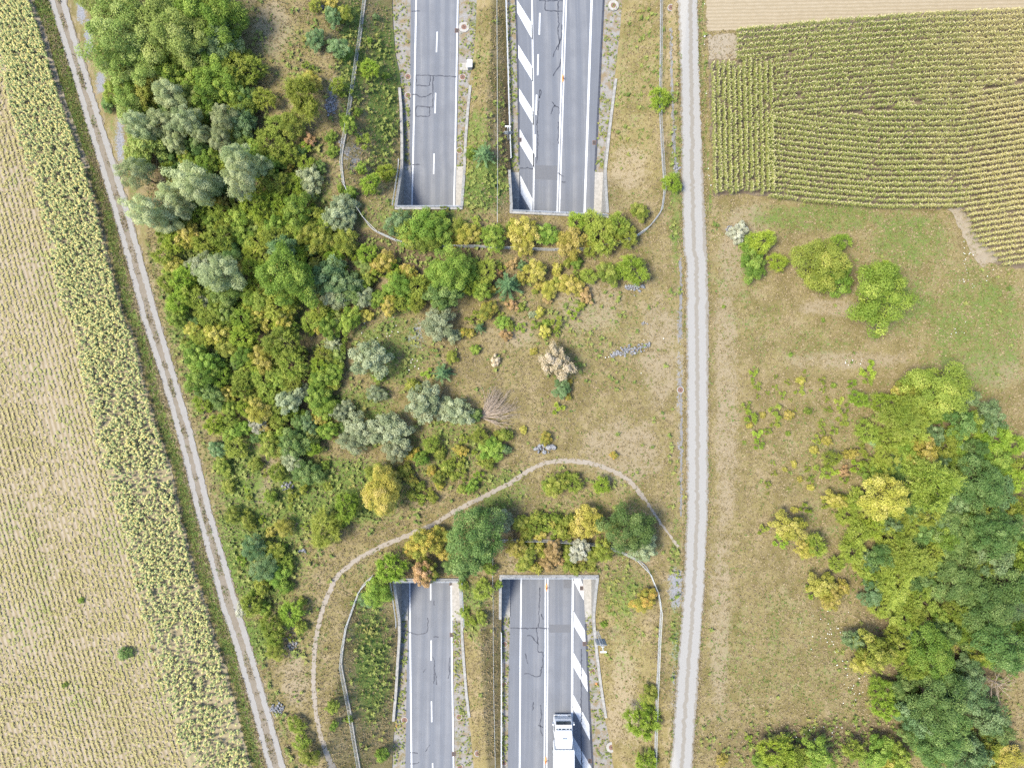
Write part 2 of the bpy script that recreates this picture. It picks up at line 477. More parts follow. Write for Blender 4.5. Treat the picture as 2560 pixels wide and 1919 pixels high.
def leafmat(name, a, b, c=None, transl=0.34, spec=0.2):
    """leaf colour runs from a to b (to c) leaf by leaf; each plant has its own shade"""
    t = NT(name); t.k = 1.0
    v = t.attr('v')
    col = t.mix(t.ramp(v, 0.1, 0.85), a, b)
    if c is not None:
        col = t.mix(t.ramp(v, 0.72, 0.95), col, c)
    oi = t.node('ShaderNodeObjectInfo')
    hs = t.node('ShaderNodeHueSaturation')
    hs.inputs['Hue'].default_value = 0.5
    t.l.new(t.math('ADD', t.math('MULTIPLY', oi.outputs['Random'], 0.026), 0.488), hs.inputs['Hue'])
    r2 = t.math('FRACT', t.math('MULTIPLY', oi.outputs['Random'], 7.31))
    t.l.new(t.math('ADD', t.math('MULTIPLY', r2, 0.34), 0.83), hs.inputs['Value'])
    t.put(hs.inputs['Color'], col)
    col = hs.outputs[0]
    t.put(t.b.inputs['Base Color'], col)
    t.b.inputs['Roughness'].default_value = 0.6
    t.b.inputs['Specular IOR Level'].default_value = spec
    tr = t.node('ShaderNodeBsdfTranslucent'); t.put(tr.inputs[0], col)
    mx = t.node('ShaderNodeMixShader'); mx.inputs[0].default_value = transl
    t.l.new(t.b.outputs[0], mx.inputs[1]); t.l.new(tr.outputs[0], mx.inputs[2])
    t.l.new(mx.outputs[0], t.n['Material Output'].inputs[0])
    return t.m
LM = {
 'pop': leafmat('silver poplar leaf', (0.163, 0.202, 0.073), (0.297, 0.328, 0.162), (0.380, 0.398, 0.218)),
 'wil': leafmat('willow leaf', (0.124, 0.177, 0.029), (0.236, 0.283, 0.071), (0.330, 0.354, 0.118)),
 'sil': leafmat('silver shrub leaf', (0.141, 0.173, 0.083), (0.265, 0.292, 0.162), (0.341, 0.363, 0.221)),
 'tea': leafmat('blue green leaf', (0.073, 0.129, 0.043), (0.157, 0.224, 0.090), (0.246, 0.308, 0.146)),
 'grn': leafmat('mid green leaf', (0.090, 0.151, 0.016), (0.190, 0.258, 0.039), (0.302, 0.347, 0.067)),
 'drk': leafmat('dark green leaf', (0.057, 0.109, 0.024), (0.132, 0.196, 0.052), (0.224, 0.287, 0.093)),
 'ash': leafmat('yellow green leaf', (0.132, 0.182, 0.020), (0.259, 0.297, 0.050), (0.429, 0.413, 0.121)),
 'bri': leafmat('bright green leaf', (0.127, 0.201, 0.017), (0.254, 0.323, 0.040), (0.382, 0.413, 0.090)),
 'oli': leafmat('olive leaf', (0.118, 0.151, 0.018), (0.230, 0.258, 0.043), (0.358, 0.336, 0.078)),
 'yel': leafmat('yellow autumn leaf', (0.220, 0.211, 0.027), (0.370, 0.319, 0.072), (0.500, 0.397, 0.144)),
 'org': leafmat('orange autumn leaf', (0.17, 0.19, 0.03), (0.33, 0.27, 0.05), (0.47, 0.28, 0.07)),
 'brn': leafmat('russet leaf', (0.22, 0.15, 0.055), (0.37, 0.24, 0.11), (0.45, 0.30, 0.16)),
 'pal': leafmat('dry pale leaf', (0.323, 0.264, 0.153), (0.468, 0.383, 0.272), (0.518, 0.442, 0.340)),
 'con': leafmat('conifer needle', (0.045, 0.09, 0.032), (0.10, 0.165, 0.062), (0.17, 0.24, 0.10), 0.1),
 'twg': leafmat('grey twig leaf', (0.23, 0.23, 0.15), (0.37, 0.37, 0.27), (0.47, 0.46, 0.38)),
}

# ------------------------------------------------------------------ lanes and field outlines (photograph survey)
TRK_A = [T(1, *p) for p in [(300, -120), (335, 0), (400, 210), (490, 500), (560, 750), (650, 1040), (740, 1350), (825, 1646)]] + \
        [T(4, *p) for p in [(930, 400), (1060, 800), (1160, 1150), (1278, 1646)]] + \
        [T(7, *p) for p in [(1380, 380), (1440, 620), (1500, 780), (1620, 1200), (1740, 1646), (1775, 1770)]]
TRK_B = [T(1, *p) for p in [(370, -120), (405, 0), (470, 230), (560, 520), (640, 780), (730, 1060), (820, 1380), (895, 1646)]] + \
        [T(4, *p) for p in [(1005, 400), (1125, 800), (1225, 1150), (1345, 1646)]] + \
        [T(7, *p) for p in [(1450, 360), (1520, 610), (1575, 790), (1695, 1200), (1820, 1646), (1858, 1770)]]
TRAIL = [T(8, 2175, 225), T(8, 2060, 70)] + [T(5, *p) for p in [(1960, 1560), (1860, 1440), (1750, 1375), (1600, 1325), (1450, 1313), (1330, 1325), (1250, 1355), (1170, 1405), (1100, 1455), (1000, 1505), (880, 1565), (735, 1640)]] + \
        [T(8, *p) for p in [(600, 80), (450, 145), (270, 220), (130, 290), (0, 390)]] + [T(7, *p) for p in [(2140, 460), (2080, 600), (2050, 720), (2020, 900), (2015, 1100), (2030, 1280), (2060, 1430), (2130, 1646), (2170, 1760)]]
GR_L = [(1695, -60), (1698, 0), (1702, 300), (1706, 620), (1714, 660), (1716, 960), (1716, 1270), (1708, 1480), (1699, 1590), (1688, 1745), (1676, 1919), (1672, 1980)]
GR_R = [(1740, -60), (1743, 0), (1750, 250), (1758, 430), (1768, 640), (1772, 760), (1771, 960), (1770, 1270), (1762, 1450), (1748, 1660), (1731, 1919), (1726, 1980)]
SUN_R = [T(1, *p) for p in [(170, -100), (200, 10), (285, 240), (335, 420), (395, 640), (475, 850), (555, 1080), (620, 1300), (680, 1550)]] + [T(4, *p) for p in [(790, 350), (880, 560), (930, 800), (1000, 1060), (1100, 1350), (1160, 1640)]] + [T(7, *p) for p in [(1260, 400), (1330, 600), (1400, 850), (1500, 1150), (1560, 1450), (1620, 1646), (1650, 1760)]]
SUN_L = [T(1, *p) for p in [(-60, -100), (-30, 100), (40, 480), (120, 830), (230, 1180), (330, 1600)]] + [T(4, *p) for p in [(400, 300), (500, 480), (540, 760), (590, 1000), (640, 1300), (720, 1560)]] + [T(7, *p) for p in [(770, 0), (830, 250), (900, 500), (960, 750), (1020, 1050), (1090, 1250), (1140, 1400), (1200, 1646), (1230, 1760)]]
CORN = [T(3, *p) for p in [(182, 385), (370, 385), (372, 190), (700, 160), (1000, 128), (1600, 82), (2212, 58), (2420, 50), (2420, 1646)]] + [T(6, *p) for p in [(2420, 110), (2020, 55), (1905, 10)]] + \
       [T(3, *p) for p in [(1950, 1570), (1885, 1490), (1862, 1400), (1800, 1338), (1300, 1335), (900, 1305), (560, 1265), (400, 1240), (215, 1262), (200, 900)]]
STUB = [T(3, *p) for p in [(165, -150), (168, 80), (180, 205), (380, 190), (700, 160), (1000, 128), (1600, 82), (2212, 58), (2420, 50), (2420, -150)]]

def w2(pts, z=0.0):
    return np.array([W(p, z) for p in pts])
WA, WB, WTR = w2(TRK_A), w2(TRK_B), w2(TRAIL)
WSR, WSL = w2(SUN_R), w2(SUN_L)
WCORN, WSTUB = w2(CORN), w2(STUB)
# the crop hides its own soil: pull the maize outline in by the lean of the plants
def fx(Lpts):
    o = np.argsort(Lpts[:, 1]); ys, xs = Lpts[o, 1], Lpts[o, 0]
    return lambda y: np.interp(y, ys, xs)
fA, fB, fSR, fSL = fx(WA), fx(WB), fx(WSR), fx(WSL)
fGL, fGR = fx(w2(GR_L)), fx(w2(GR_R))
fTR = lambda x, y: np.min(np.hypot(np.asarray(x)[..., None] - RTR[:, 0], np.asarray(y)[..., None] - RTR[:, 1]), -1)
RTR = resample(WTR, 0.8)

# ------------------------------------------------------------------ ground
BL = []   # painted patches: px, py, rx, ry, channel, weight
def bl(ch, wgt, *quads):
    for q in quads:
        BL.append((*q, ch, wgt))
bl(0, 0.75, (960, 230, 48, 230), (885, 130, 40, 170), (1200, 460, 75, 75), (930, 1650, 52, 170), (640, 1380, 130, 170), (600, 1180, 70, 120), (860, 1230, 170, 90), (760, 1240, 90, 120), (500, 700, 90, 300))
bl(0, 0.55, (2050, 545, 230, 45), (2270, 600, 130, 90), (2250, 760, 130, 90), (1190, 330, 50, 60), (1560, 1480, 60, 90), (1040, 540, 170, 60), (900, 1040, 120, 90), (1120, 1120, 130, 90), (1250, 1230, 90, 70), (1180, 1520, 45, 90), (980, 870, 120, 120), (700, 600, 190, 330), (420, 180, 160, 200), (2440, 830, 160, 200), (1690, 500, 18, 260), (1690, 1500, 16, 300))
bl(0, 0.36, (1580, 200, 70, 240), (1190, 130, 45, 140), (1640, 120, 25, 150), (1560, 1620, 60, 110), (1450, 830, 200, 130), (1480, 1250, 190, 110), (1960, 1620, 260, 190), (2000, 860, 200, 60), (1880, 780, 100, 60), (2480, 700, 100, 200), (1840, 690, 90, 80), (770, 1580, 50, 160), (930, 1420, 70, 60), (700, 130, 150, 130), (2120, 1200, 200, 230))
bl(0, 0.85, (850, 1180, 60, 40), (2330, 1780, 80, 120), (620, 1600, 70, 60))
bl(1, 0.6, (1815, 1000, 36, 480), (1830, 640, 40, 120), (1800, 1560, 32, 300), (680, 70, 60, 90), (2120, 900, 200, 28), (2080, 770, 110, 26), (660, 1180, 60, 60), (1560, 1130, 130, 100), (1650, 880, 60, 170), (740, 1690, 40, 100), (700, 1430, 20, 40), (1290, 830, 60, 50), (960, 900, 50, 40), (1300, 1400, 45, 35), (1480, 440, 60, 90), (1570, 420, 55, 70), (1240, 380, 14, 90), (1560, 1700, 40, 120), (1060, 700, 120, 40), (2480, 920, 90, 60), (1560, 1790, 60, 90), (1870, 560, 70, 60), (730, 1550, 25, 60), (1470, 770, 110, 90))
bl(1, 0.85, (640, 1230, 30, 20), (660, 1240, 60, 25), (1035, 1215, 16, 16))
bl(2, 0.75, (420, 130, 170, 190), (520, 380, 170, 200), (620, 640, 190, 200), (640, 880, 170, 160), (740, 1010, 120, 100), (2350, 1500, 200, 330), (2330, 1150, 150, 120), (900, 620, 120, 50), (1100, 640, 150, 60), (1270, 330, 18, 200), (2120, 1850, 330, 60), (1000, 1430, 60, 40))  # thicket and grove floor: litter plus painted shade
bl(3, 0.75, (203, 30, 12, 34), (222, 95, 12, 50), (252, 205, 12, 30), (300, 350, 12, 60), (830, 240, 14, 40), (1682, 235, 5, 20), (1684, 330, 5, 60), (1690, 420, 8, 16), (1690, 1470, 20, 60))
bl(3, 0.45, (880, 390, 28, 60), (1690, 1700, 14, 140), (1700, 980, 10, 300), (1040, 840, 30, 40), (1180, 200, 4, 80))

def axis(lo, hi, step, far):
    a = list(np.linspace(lo, hi, int((hi - lo) / step) + 1))
    return [-q for q in reversed(far)] + a + list(far)
FARX = [82, 110, 180, 400, 1000, 3000]
FARY = [66, 90, 150, 400, 1000, 3000]
ys = sorted(set([round(v, 4) for v in axis(-56, 56, 0.45, FARY)]))
for yp in (YN_L, YN_R, YS_L, YS_R):
    ys = [v for v in ys if abs(v - yp) > 0.16] + [yp]
ys = np.array(sorted(ys))
span = [np.array([-q for q in reversed(FARX)]), 118, 22, 16, 26, 118, np.array(FARX)]
rows = []
for y in ys:
    a, b, c, d = L1(y), L2(y), L3(y), L4(y)
    rows.append(np.r_[span[0], np.linspace(-72, a, 118), np.linspace(a, b, 22)[1:], np.linspace(b, c, 16)[1:], np.linspace(c, d, 26)[1:], np.linspace(d, 72, 118)[1:], span[6]])
GX = np.array(rows); GY = np.repeat(ys[:, None], GX.shape[1], 1)
GZ = H(GX, GY)
nr, nc = GX.shape
i0 = 6 + 117; i1 = i0 + 21; i2 = i1 + 15; i3 = i2 + 25
ii, jj = np.meshgrid(np.arange(nr - 1), np.arange(nc - 1), indexing='ij')
ymid = (ys[:-1] + ys[1:]) / 2
keep = np.ones((nr - 1, nc - 1), bool)
keep &= ~(((jj >= i0) & (jj < i1)) & ((ymid[ii] > YN_L) | (ymid[ii] < YS_L)))
keep &= ~(((jj >= i2) & (jj < i3)) & ((ymid[ii] > YN_R) | (ymid[ii] < YS_R)))
q = (ii * nc + jj)[keep]
F = np.stack([q, q + 1, q + nc + 1, q + nc], 1)
mask = np.zeros((nr, nc, 4), np.float32)
PXX = 1280 + GX * FPX / (CAM_Z - GZ); PYY = 959.5 - GY * FPX / (CAM_Z - GZ)
for (px, py, rx, ry, ch, wgt) in BL:
    d = ((PXX - px) / rx) ** 2 + ((PYY - py) / ry) ** 2
    m_ = wgt * np.exp(-np.maximum(d - 0.3, 0) * 0.9)
    mask[..., ch] = np.maximum(mask[..., ch], m_)
# green verge between the sunflowers and the lane, dry strips along the lanes
sr, ta, tb = fSR(GY), fA(GY), fB(GY)
mid = (sr + ta) / 2
g = np.exp(-((GX - (sr + 1.0)) / 0.75) ** 2) * 0.98
g = np.maximum(g, np.exp(-((GX - (sr + 2.0)) / 1.0) ** 2) * np.clip((GY - 25) / 15, 0, 0.9))
mask[..., 0] = np.maximum(mask[..., 0], g)
mask[..., 1] = np.maximum(mask[..., 1], 0.8 * np.exp(-((GX - ta + 0.75) / 0.45) ** 2) * np.clip((22 - GY) / 12, 0, 1))
mask[..., 1] = np.maximum(mask[..., 1], 0.6 * np.exp(-((GX - tb - 0.7) / 0.3) ** 2))
mask[..., 0] = np.maximum(mask[..., 0], 0.5 * np.exp(-((GX - tb - 1.5) / 0.7) ** 2))
gl_, gr_ = fGL(GY), fGR(GY)
mask[..., 0] = np.maximum(mask[..., 0], 0.62 * np.exp(-((GX - gr_ - 0.7) / 0.35) ** 2) * np.clip((GY - 18) / 5, 0, 1))
mask[..., 1] = np.maximum(mask[..., 1], 0.5 * np.exp(-((GX - gl_ + 0.4) / 0.4) ** 2))
# field soil strip under the crops
ground = tag(link('ground', mesh_np('ground', np.stack([GX, GY, GZ], -1).reshape(-1, 3), F, [M['ground']], fv=mask.reshape(-1, 4), smooth=True)), kind='structure')
MASKI = (np.array(ys), GX, mask)
def ground_mask(x, y):
    """nearest painted mask at world x, y"""
    i = np.clip(np.searchsorted(ys, y), 1, nr - 1)
    i = np.where(np.abs(ys[i] - y) < np.abs(ys[i - 1] - y), i, i - 1)
    j = np.array([np.searchsorted(GX[a], b) for a, b in zip(i, x)])
    return mask[i, np.clip(j, 0, nc - 1)]

def jag(pts, step, amp):
    P = resample(np.vstack([pts, pts[:1]]), step)[:-1]
    return P + rng.normal(0, amp, P.shape)
def sheet(name, pts, mat, z, step=0.5, amp=0.12):
    P = jag(np.asarray(pts), step, amp)
    b = B(); b.poly([(x, y, z) for x, y in P])
    me = b.mesh(name, mat)
    # keep the face upward
    if me.polygons[0].normal.z < 0:
        me.flip_normals()
    return tag(link(name, me), kind='structure')
sheet('stubble_field', WSTUB, M['stubble'], 0.045)
sheet('maize_field', WCORN, M['corn_soil'], 0.049)
sheet('bare_soil', w2([T(3, *p) for p in [(175, 225), (366, 215), (372, 378), (185, 385)]]), M['bare_soil'], 0.056, 0.4, 0.1)
sheet('soil_track', w2([T(3, *p) for p in [(1720, 1345), (1800, 1338), (1862, 1400), (1885, 1490), (1950, 1570), (2045, 1646)]] + [T(6, *p) for p in [(2030, 45), (1930, 70), (1890, 10)]] + [T(3, *p) for p in [(1840, 1560), (1790, 1450)]]), M['bare_soil'], 0.056, 0.4, 0.12)
left_f = np.vstack([WSL, [(-75, WSL[-1, 1]), (-75, WSL[0, 1])]])
sheet('crop_field', left_f, M['crop_soil'], 0.045, 0.5, 0.15)
sheet('sunflower_field', np.vstack([WSR, WSL[::-1]]), M['sun_soil'], 0.052, 0.4, 0.12)
# bare strip at the top of the sunflower edge
sp = resample(WSR[:7], 0.5); nn = normals2(sp)
edge_strip = B(); wid = 0.35 + 0.25 * vnoise(sp[:, 0], sp[:, 1], 1.5, 3)
edge_strip.strip([(x - 0.35, y, 0.058) for x, y in sp], [(x + w_, y, 0.058) for (x, y), w_ in zip(sp, wid)])
tag(edge_strip.build('soil_strip', M['bare_soil']), kind='structure')

def ribbon(name, pts, half, mat, dz, parent=None, jit=0.0, step=0.4, sub=1, terrain=True, z=0.0, it=4, uvw=None):
    """a strip of the given half width along world points; follows the terrain or lies at z"""
    P = smooth_line(pts, step, it); n = normals2(P)
    L = half + (rng.normal(0, jit, len(P)) if jit else 0); R = half + (rng.normal(0, jit, len(P)) if jit else 0)
    a = P[:, :2] + n * np.asarray(L).reshape(-1, 1) if jit else P[:, :2] + n * half
    b = P[:, :2] - n * np.asarray(R).reshape(-1, 1) if jit else P[:, :2] - n * half
    cols = np.linspace(0, 1, sub + 1)
    XY = a[:, None, :] * (1 - cols)[None, :, None] + b[:, None, :] * cols[None, :, None]
    Z = (H(XY[..., 0], XY[..., 1]) + dz) if terrain else np.full(XY.shape[:2], z + dz)
    V = np.concatenate([XY, Z[..., None]], -1).reshape(-1, 3)
    m, k = XY.shape[:2]
    i, j = np.meshgrid(np.arange(m - 1), np.arange(k - 1), indexing='ij')
    q = (i * k + j).ravel()
    F = np.stack([q, q + k, q + k + 1, q + 1], 1)
    s = np.r_[0, np.cumsum(np.linalg.norm(np.diff(P[:, :2], axis=0), axis=1))]
    uv = np.stack(np.broadcast_arrays((cols * 2 * half)[None, :], s[:, None]), -1).reshape(-1, 2)
    me = mesh_np(name, V, F, [mat], uv=uv)
    if len(me.polygons) and me.polygons[0].normal.z < 0:
        me.flip_normals()
    return link(name, me, parent)
def ribbon2(name, fa, fb, y0, y1, mat, z, parent=None, step=0.5, sub=6, terrain=False, jit=0.0):
    """a strip between two lines x = fa(y) and x = fb(y); u is metres from the first line"""
    n = int((y1 - y0) / step) + 1
    y = np.linspace(y0, y1, n); a, b = fa(y), fb(y)
    if jit:
        a = a + rng.normal(0, jit, n); b = b + rng.normal(0, jit, n)
    cols = np.linspace(0, 1, sub + 1)
    X = a[:, None] * (1 - cols) + b[:, None] * cols
    Y = np.repeat(y[:, None], sub + 1, 1)
    Z = H(X, Y) + z if terrain else np.full(X.shape, z)
    k = sub + 1
    i, j = np.meshgrid(np.arange(n - 1), np.arange(sub), indexing='ij')
    q = (i * k + j).ravel()
    F = np.stack([q, q + 1, q + k + 1, q + k], 1)
    uv = np.stack([X - a[:, None], Y], -1).reshape(-1, 2)
    return link(name, mesh_np(name, np.stack([X, Y, Z], -1).reshape(-1, 3), F, [mat], uv=uv), parent)

# gravel road on the right, two-track lane on the left, trodden path
gravel_road = tag(ribbon2('gravel_road', fGL, fGR, -53, 53, M['gravel_white'], 0.06, terrain=True, step=0.25, sub=8, jit=0.07), kind='structure')
lane_mid = (lambda y: fA(y) - 0.45, lambda y: fB(y) + 0.45)
lane = tag(ribbon2('farm_lane', lane_mid[0], lane_mid[1], -55, 55, M['gravel_brown'], 0.05, terrain=True, step=0.25, sub=6, jit=0.1), kind='structure')
for P_ in (WA, WB):
    ribbon('wheel_track', P_, 0.34, M['gravel_track'], 0.064, lane, jit=0.045, step=0.25, sub=2)
footpath = tag(ribbon('footpath', WTR[2:], 0.29, M['path'], 0.035, jit=0.06, step=0.25, sub=2), kind='structure')
footpath2 = tag(ribbon('footpath', WTR[:3], 0.16, M['path'], 0.033, jit=0.05, step=0.25, sub=2), kind='structure')
tag(ribbon('gravel_strip', [W((1701, 645)), W((1702, 740)), W((1700, 845))], 0.16, M['gravel_grey'], 0.05, jit=0.06, step=0.2), kind='structure')
tag(ribbon('gravel_strip', [W((1700, 945)), W((1704, 1050)), W((1702, 1290))], 0.14, M['gravel_grey'], 0.05, jit=0.07, step=0.2), kind='structure')
tag(ribbon('gravel_strip', [W((1682, 60)), W((1681, 230)), W((1684, 330)), W((1690, 430))], 0.13, M['gravel_grey'], 0.05, jit=0.06, step=0.2), kind='structure')

# ------------------------------------------------------------------ sunken roads
RZ = ROAD_Z
def rline(*seg):
    return line(*seg)
RL_A = rline((2, [(455, -200), (452, 500), (447, 1000), (457, 1100), (457, 1310)]), (8, [(440, 440), (436, 780), (430, 1000), (420, 1646), (416, 1900)]))
RL_B = rline((2, [(770, -200), (765, 0), (752, 1000), (745, 1310)]), (8, [(722, 440), (724, 760), (736, 1646), (740, 1900)]))
RR_A = rline((2, [(1126, -200), (1130, 0), (1140, 300), (1148, 700), (1152, 1080), (1152, 1370)]), (8, [(1093, 420), (1092, 770), (1085, 1000), (1078, 1646), (1076, 1900)]))
RR_B = rline((2, [(1705, -200), (1695, 0), (1680, 300), (1660, 700), (1640, 1100), (1632, 1370)]), (8, [(1562, 420), (1580, 740), (1592, 1000), (1605, 1300), (1625, 1646), (1640, 1900)]))
Y0, Y1 = -66.0, 66.0
for nm, la, lb in (('road_verge', L1, L2), ('road_verge', L3, L4)):
    tag(ribbon2(nm, (lambda y, f=la: f(y) - 0.25), (lambda y, f=lb: f(y) + 0.25), Y0, Y1, M['verge'], RZ - 0.06, step=0.6, sub=4), kind='structure')
road_l = tag(ribbon2('road', RL_A, RL_B, Y0, Y1, asphalt('two lane asphalt', [(1.55, 0.75), (2.9, 0.55), (4.35, 0.55), (5.7, 0.75)]), RZ, sub=8), kind='structure')
road_r = tag(ribbon2('road', RR_A, RR_B, Y0, Y1, asphalt('three lane asphalt', [(4.0, 0.7), (5.7, 0.7), (7.6, 0.7), (9.2, 0.7)], (0.145, 0.16, 0.193), (0.225, 0.233, 0.255)), RZ, sub=8), kind='structure')

def rp(n, x, y):
    return TW(n, x, y, RZ)
LV = [0]
def mark(name, n, pts, half, parent, mat=None, dz=0.004, step=0.6):
    P = [rp(n, *p) for p in pts]
    return ribbon(name, P, half, mat or M['paint'], dz, parent, step=step, terrain=False, z=RZ, it=1)
def quad(name, n, pts, parent, mat=None, dz=0.004):
    P = [rp(n, *p) for p in pts]
    b = B(); b.poly([(x, y, RZ + dz) for x, y in P])
    me = b.mesh(name, mat or M['paint'])
    if me.polygons[0].normal.z < 0: me.flip_normals()
    return link(name, me, parent)
# two lane road
def both(name, npts, spts, half, parent, mat=None, dz=0.004):
    P = [rp(2, *p) for p in npts] + [rp(8, *p) for p in spts]
    return ribbon(name, P, half, mat or M['paint'], dz, parent, step=0.8, terrain=False, z=RZ, it=3)
both('edge_line', [(494, -150), (490, 0), (470, 1000), (463, 1310)], [(448, 445), (452, 900), (460, 1646), (463, 1800)], 0.105, road_l)
both('edge_line', [(760, -150), (757, 0), (740, 1000), (732, 1320)], [(715, 440), (719, 900), (730, 1646), (733, 1800)], 0.095, road_l)
for y0, y1, x0, x1 in ((-180, -55, 634, 630), (205, 337, 625, 620), (598, 730, 615, 611), (988, 1120, 605, 602)):
    mark('lane_dash', 2, [(x0, y0), (x1, y1)], 0.085, road_l)
for y0, y1, x0, x1 in ((435, 567, 583, 583), (825, 955, 586, 586), (1216, 1350, 588, 590), (1613, 1745, 595, 597)):
    mark('lane_dash', 8, [(x0, y0), (x1, y1)], 0.085, road_l)
# three lane road
both('edge_line', [(1622, -150), (1618, 0), (1595, 700), (1572, 1375)], [(1498, 420), (1494, 800), (1492, 1310), (1490, 1800)], 0.14, road_r)
P_ = [(1233, -150), (1235, 0), (1243, 700), (1247, 1060), (1243, 1370)]
both('edge_line', P_, [(1165, 420), (1160, 900), (1155, 1646), (1153, 1800)], 0.105, road_r)
for dx in (-7.5, 7.5):
    both('centre_line', [(1452 + dx, -150), (1448 + dx, 0), (1425 + dx, 700), (1403 + dx, 1370)], [(1328 + dx, 420), (1327 + dx, 1000), (1321 + dx, 1646), (1320 + dx, 1800)], 0.085, road_r)
for y0, y1, x0, x1 in ((-180, -45, 1293, 1288), (85, 225, 1285, 1281), (350, 485, 1274, 1271), (610, 740, 1264, 1261), (865, 1010, 1256, 1254)):
    mark('lane_dash', 2, [(x0, y0), (x1, y1)], 0.10, road_r)
for q in ([(1131, -280), (1236, -108), (1236, -10), (1133, -195)], [(1134, -5), (1238, 160), (1240, 262), (1138, 80)], [(1142, 282), (1240, 440), (1242, 530), (1145, 372)], [(1149, 565), (1245, 718), (1247, 812), (1152, 650)], [(1153, 826), (1249, 992), (1249, 1082), (1155, 925)], [(1160, 1128), (1243, 1290), (1243, 1372), (1235, 1372), (1163, 1245)]):
    quad('hatch_bar', 2, q, road_r)
for q in ([(1500, 425), (1545, 425), (1565, 480), (1567, 568), (1500, 440)], [(1499, 632), (1580, 772), (1581, 862), (1498, 722)], [(1499, 900), (1592, 1062), (1594, 1160), (1497, 988)], [(1497, 1168), (1603, 1365), (1607, 1468), (1495, 1258)], [(1498, 1440), (1616, 1640), (1620, 1750), (1497, 1530)], [(1498, 1700), (1625, 1910), (1630, 2010), (1497, 1790)]):
    quad('hatch_bar', 8, q, road_r)
# dark edge joints and kerb gutters
for f0, y0, y1 in ((RR_A, TW(2, 0, 1060, RZ)[1], Y1), (RR_B, TW(2, 0, 1100, RZ)[1], Y1), (RR_B, Y0, TW(8, 0, 720, RZ)[1])):
    ribbon2('edge_joint', (lambda y, f=f0: f(y) - 0.13), (lambda y, f=f0: f(y) + 0.13), y0, y1, M['sealant'], RZ + 0.008, road_r, sub=1)
# sealed cracks, loop cuts and patches
CR2L = [[(488, 485), (600, 487), (750, 495)], [(580, 487), (578, 555), (488, 550), (489, 490)], [(598, 490), (597, 690), (488, 683), (487, 748), (577, 750), (576, 690)], [(455, 610), (490, 608), (520, 625), (560, 622), (590, 600)], [(460, 75), (512, 73)], [(465, 1060), (512, 1058)]]
CR2R = [[(1280, 5), (1435, 8)], [(1320, 10), (1318, 70), (1430, 75)], [(1405, 10), (1402, 70)], [(1400, 80), (1408, 150), (1400, 220), (1415, 265), (1400, 325)], [(1428, 160), (1425, 240), (1405, 290), (1375, 345), (1370, 370)], [(1420, 380), (1415, 420), (1380, 470), (1370, 490)], [(1285, 578), (1282, 640), (1298, 590), (1286, 578)],
        [(1362, 655), (1385, 685), (1410, 690), (1408, 735)], [(1385, 675), (1362, 700), (1356, 735)], [(1280, 650), (1268, 790), (1272, 900), (1265, 1050)], [(1403, 785), (1405, 925)], [(1155, 1082), (1243, 1085)], [(1402, 1112), (1437, 1135)], [(1425, 1168), (1450, 1172)]]
CR8L = [[(400, 765), (440, 770), (500, 790), (560, 775), (566, 690), (562, 680)], [(605, 570), (606, 600)], [(600, 803), (633, 805)], [(595, 930), (605, 960), (605, 1010), (620, 1060), (620, 1110)], [(605, 1040), (604, 1105)], [(705, 935), (700, 985), (705, 1030), (695, 1070)], [(450, 1545), (500, 1550)], [(450, 1618), (490, 1618), (508, 1608)], [(535, 1030), (548, 1010)], [(578, 1495), (550, 1540)]]
CR8R = [[(1095, 747), (1200, 748), (1280, 745), (1340, 750)], [(1285, 485), (1283, 560), (1278, 740)], [(1262, 745), (1270, 800), (1272, 905), (1300, 900)], [(1203, 795), (1230, 795), (1250, 825), (1270, 845)], [(1190, 910), (1208, 975)], [(1185, 1040), (1220, 1040), (1250, 1060), (1285, 1055), (1300, 1010), (1293, 995)], [(1305, 900), (1303, 1000)], [(1245, 1220), (1238, 1275)], [(1290, 1240), (1296, 1300), (1285, 1370), (1300, 1440)], [(1275, 1370), (1305, 1385)], [(1552, 880), (1551, 1420), (1556, 1640)], [(1295, 655), (1306, 690)]]
for n, rd, lst in ((2, road_l, CR2L), (2, road_r, CR2R), (8, road_l, CR8L), (8, road_r, CR8R)):
    for c in lst:
        P = smooth_line([rp(n, *p) for p in c], 0.25, 1)
        P[1:-1] += rng.normal(0, 0.035, P[1:-1].shape)
        nn = normals2(P); hw = 0.062 * (0.5 + rng.random(len(P)))[:, None]
        b = B(); b.strip([(x, y, RZ + 0.012) for x, y in P + nn * hw], [(x, y, RZ + 0.012) for x, y in P - nn * hw])
        b.build('crack_seal', M['sealant'], rd)
t = NT('asphalt patch', 0.5); M['patch'] = t.done(t.mix(t.noise(5, 4), (0.13, 0.135, 0.15), (0.18, 0.185, 0.20)), 0.8, 0.3)
quad('asphalt_patch', 2, [(1256, 1062), (1398, 1067), (1398, 1160), (1252, 1152)], road_r, M['patch'], 0.0025)
quad('asphalt_patch', 8, [(1345, 723), (1484, 723), (1482, 775), (1345, 775)], road_r, M['patch'], 0.0025)
quad('asphalt_patch', 8, [(1438, 421), (1486, 421), (1485, 490), (1438, 488)], road_r, M['patch'], 0.0025)

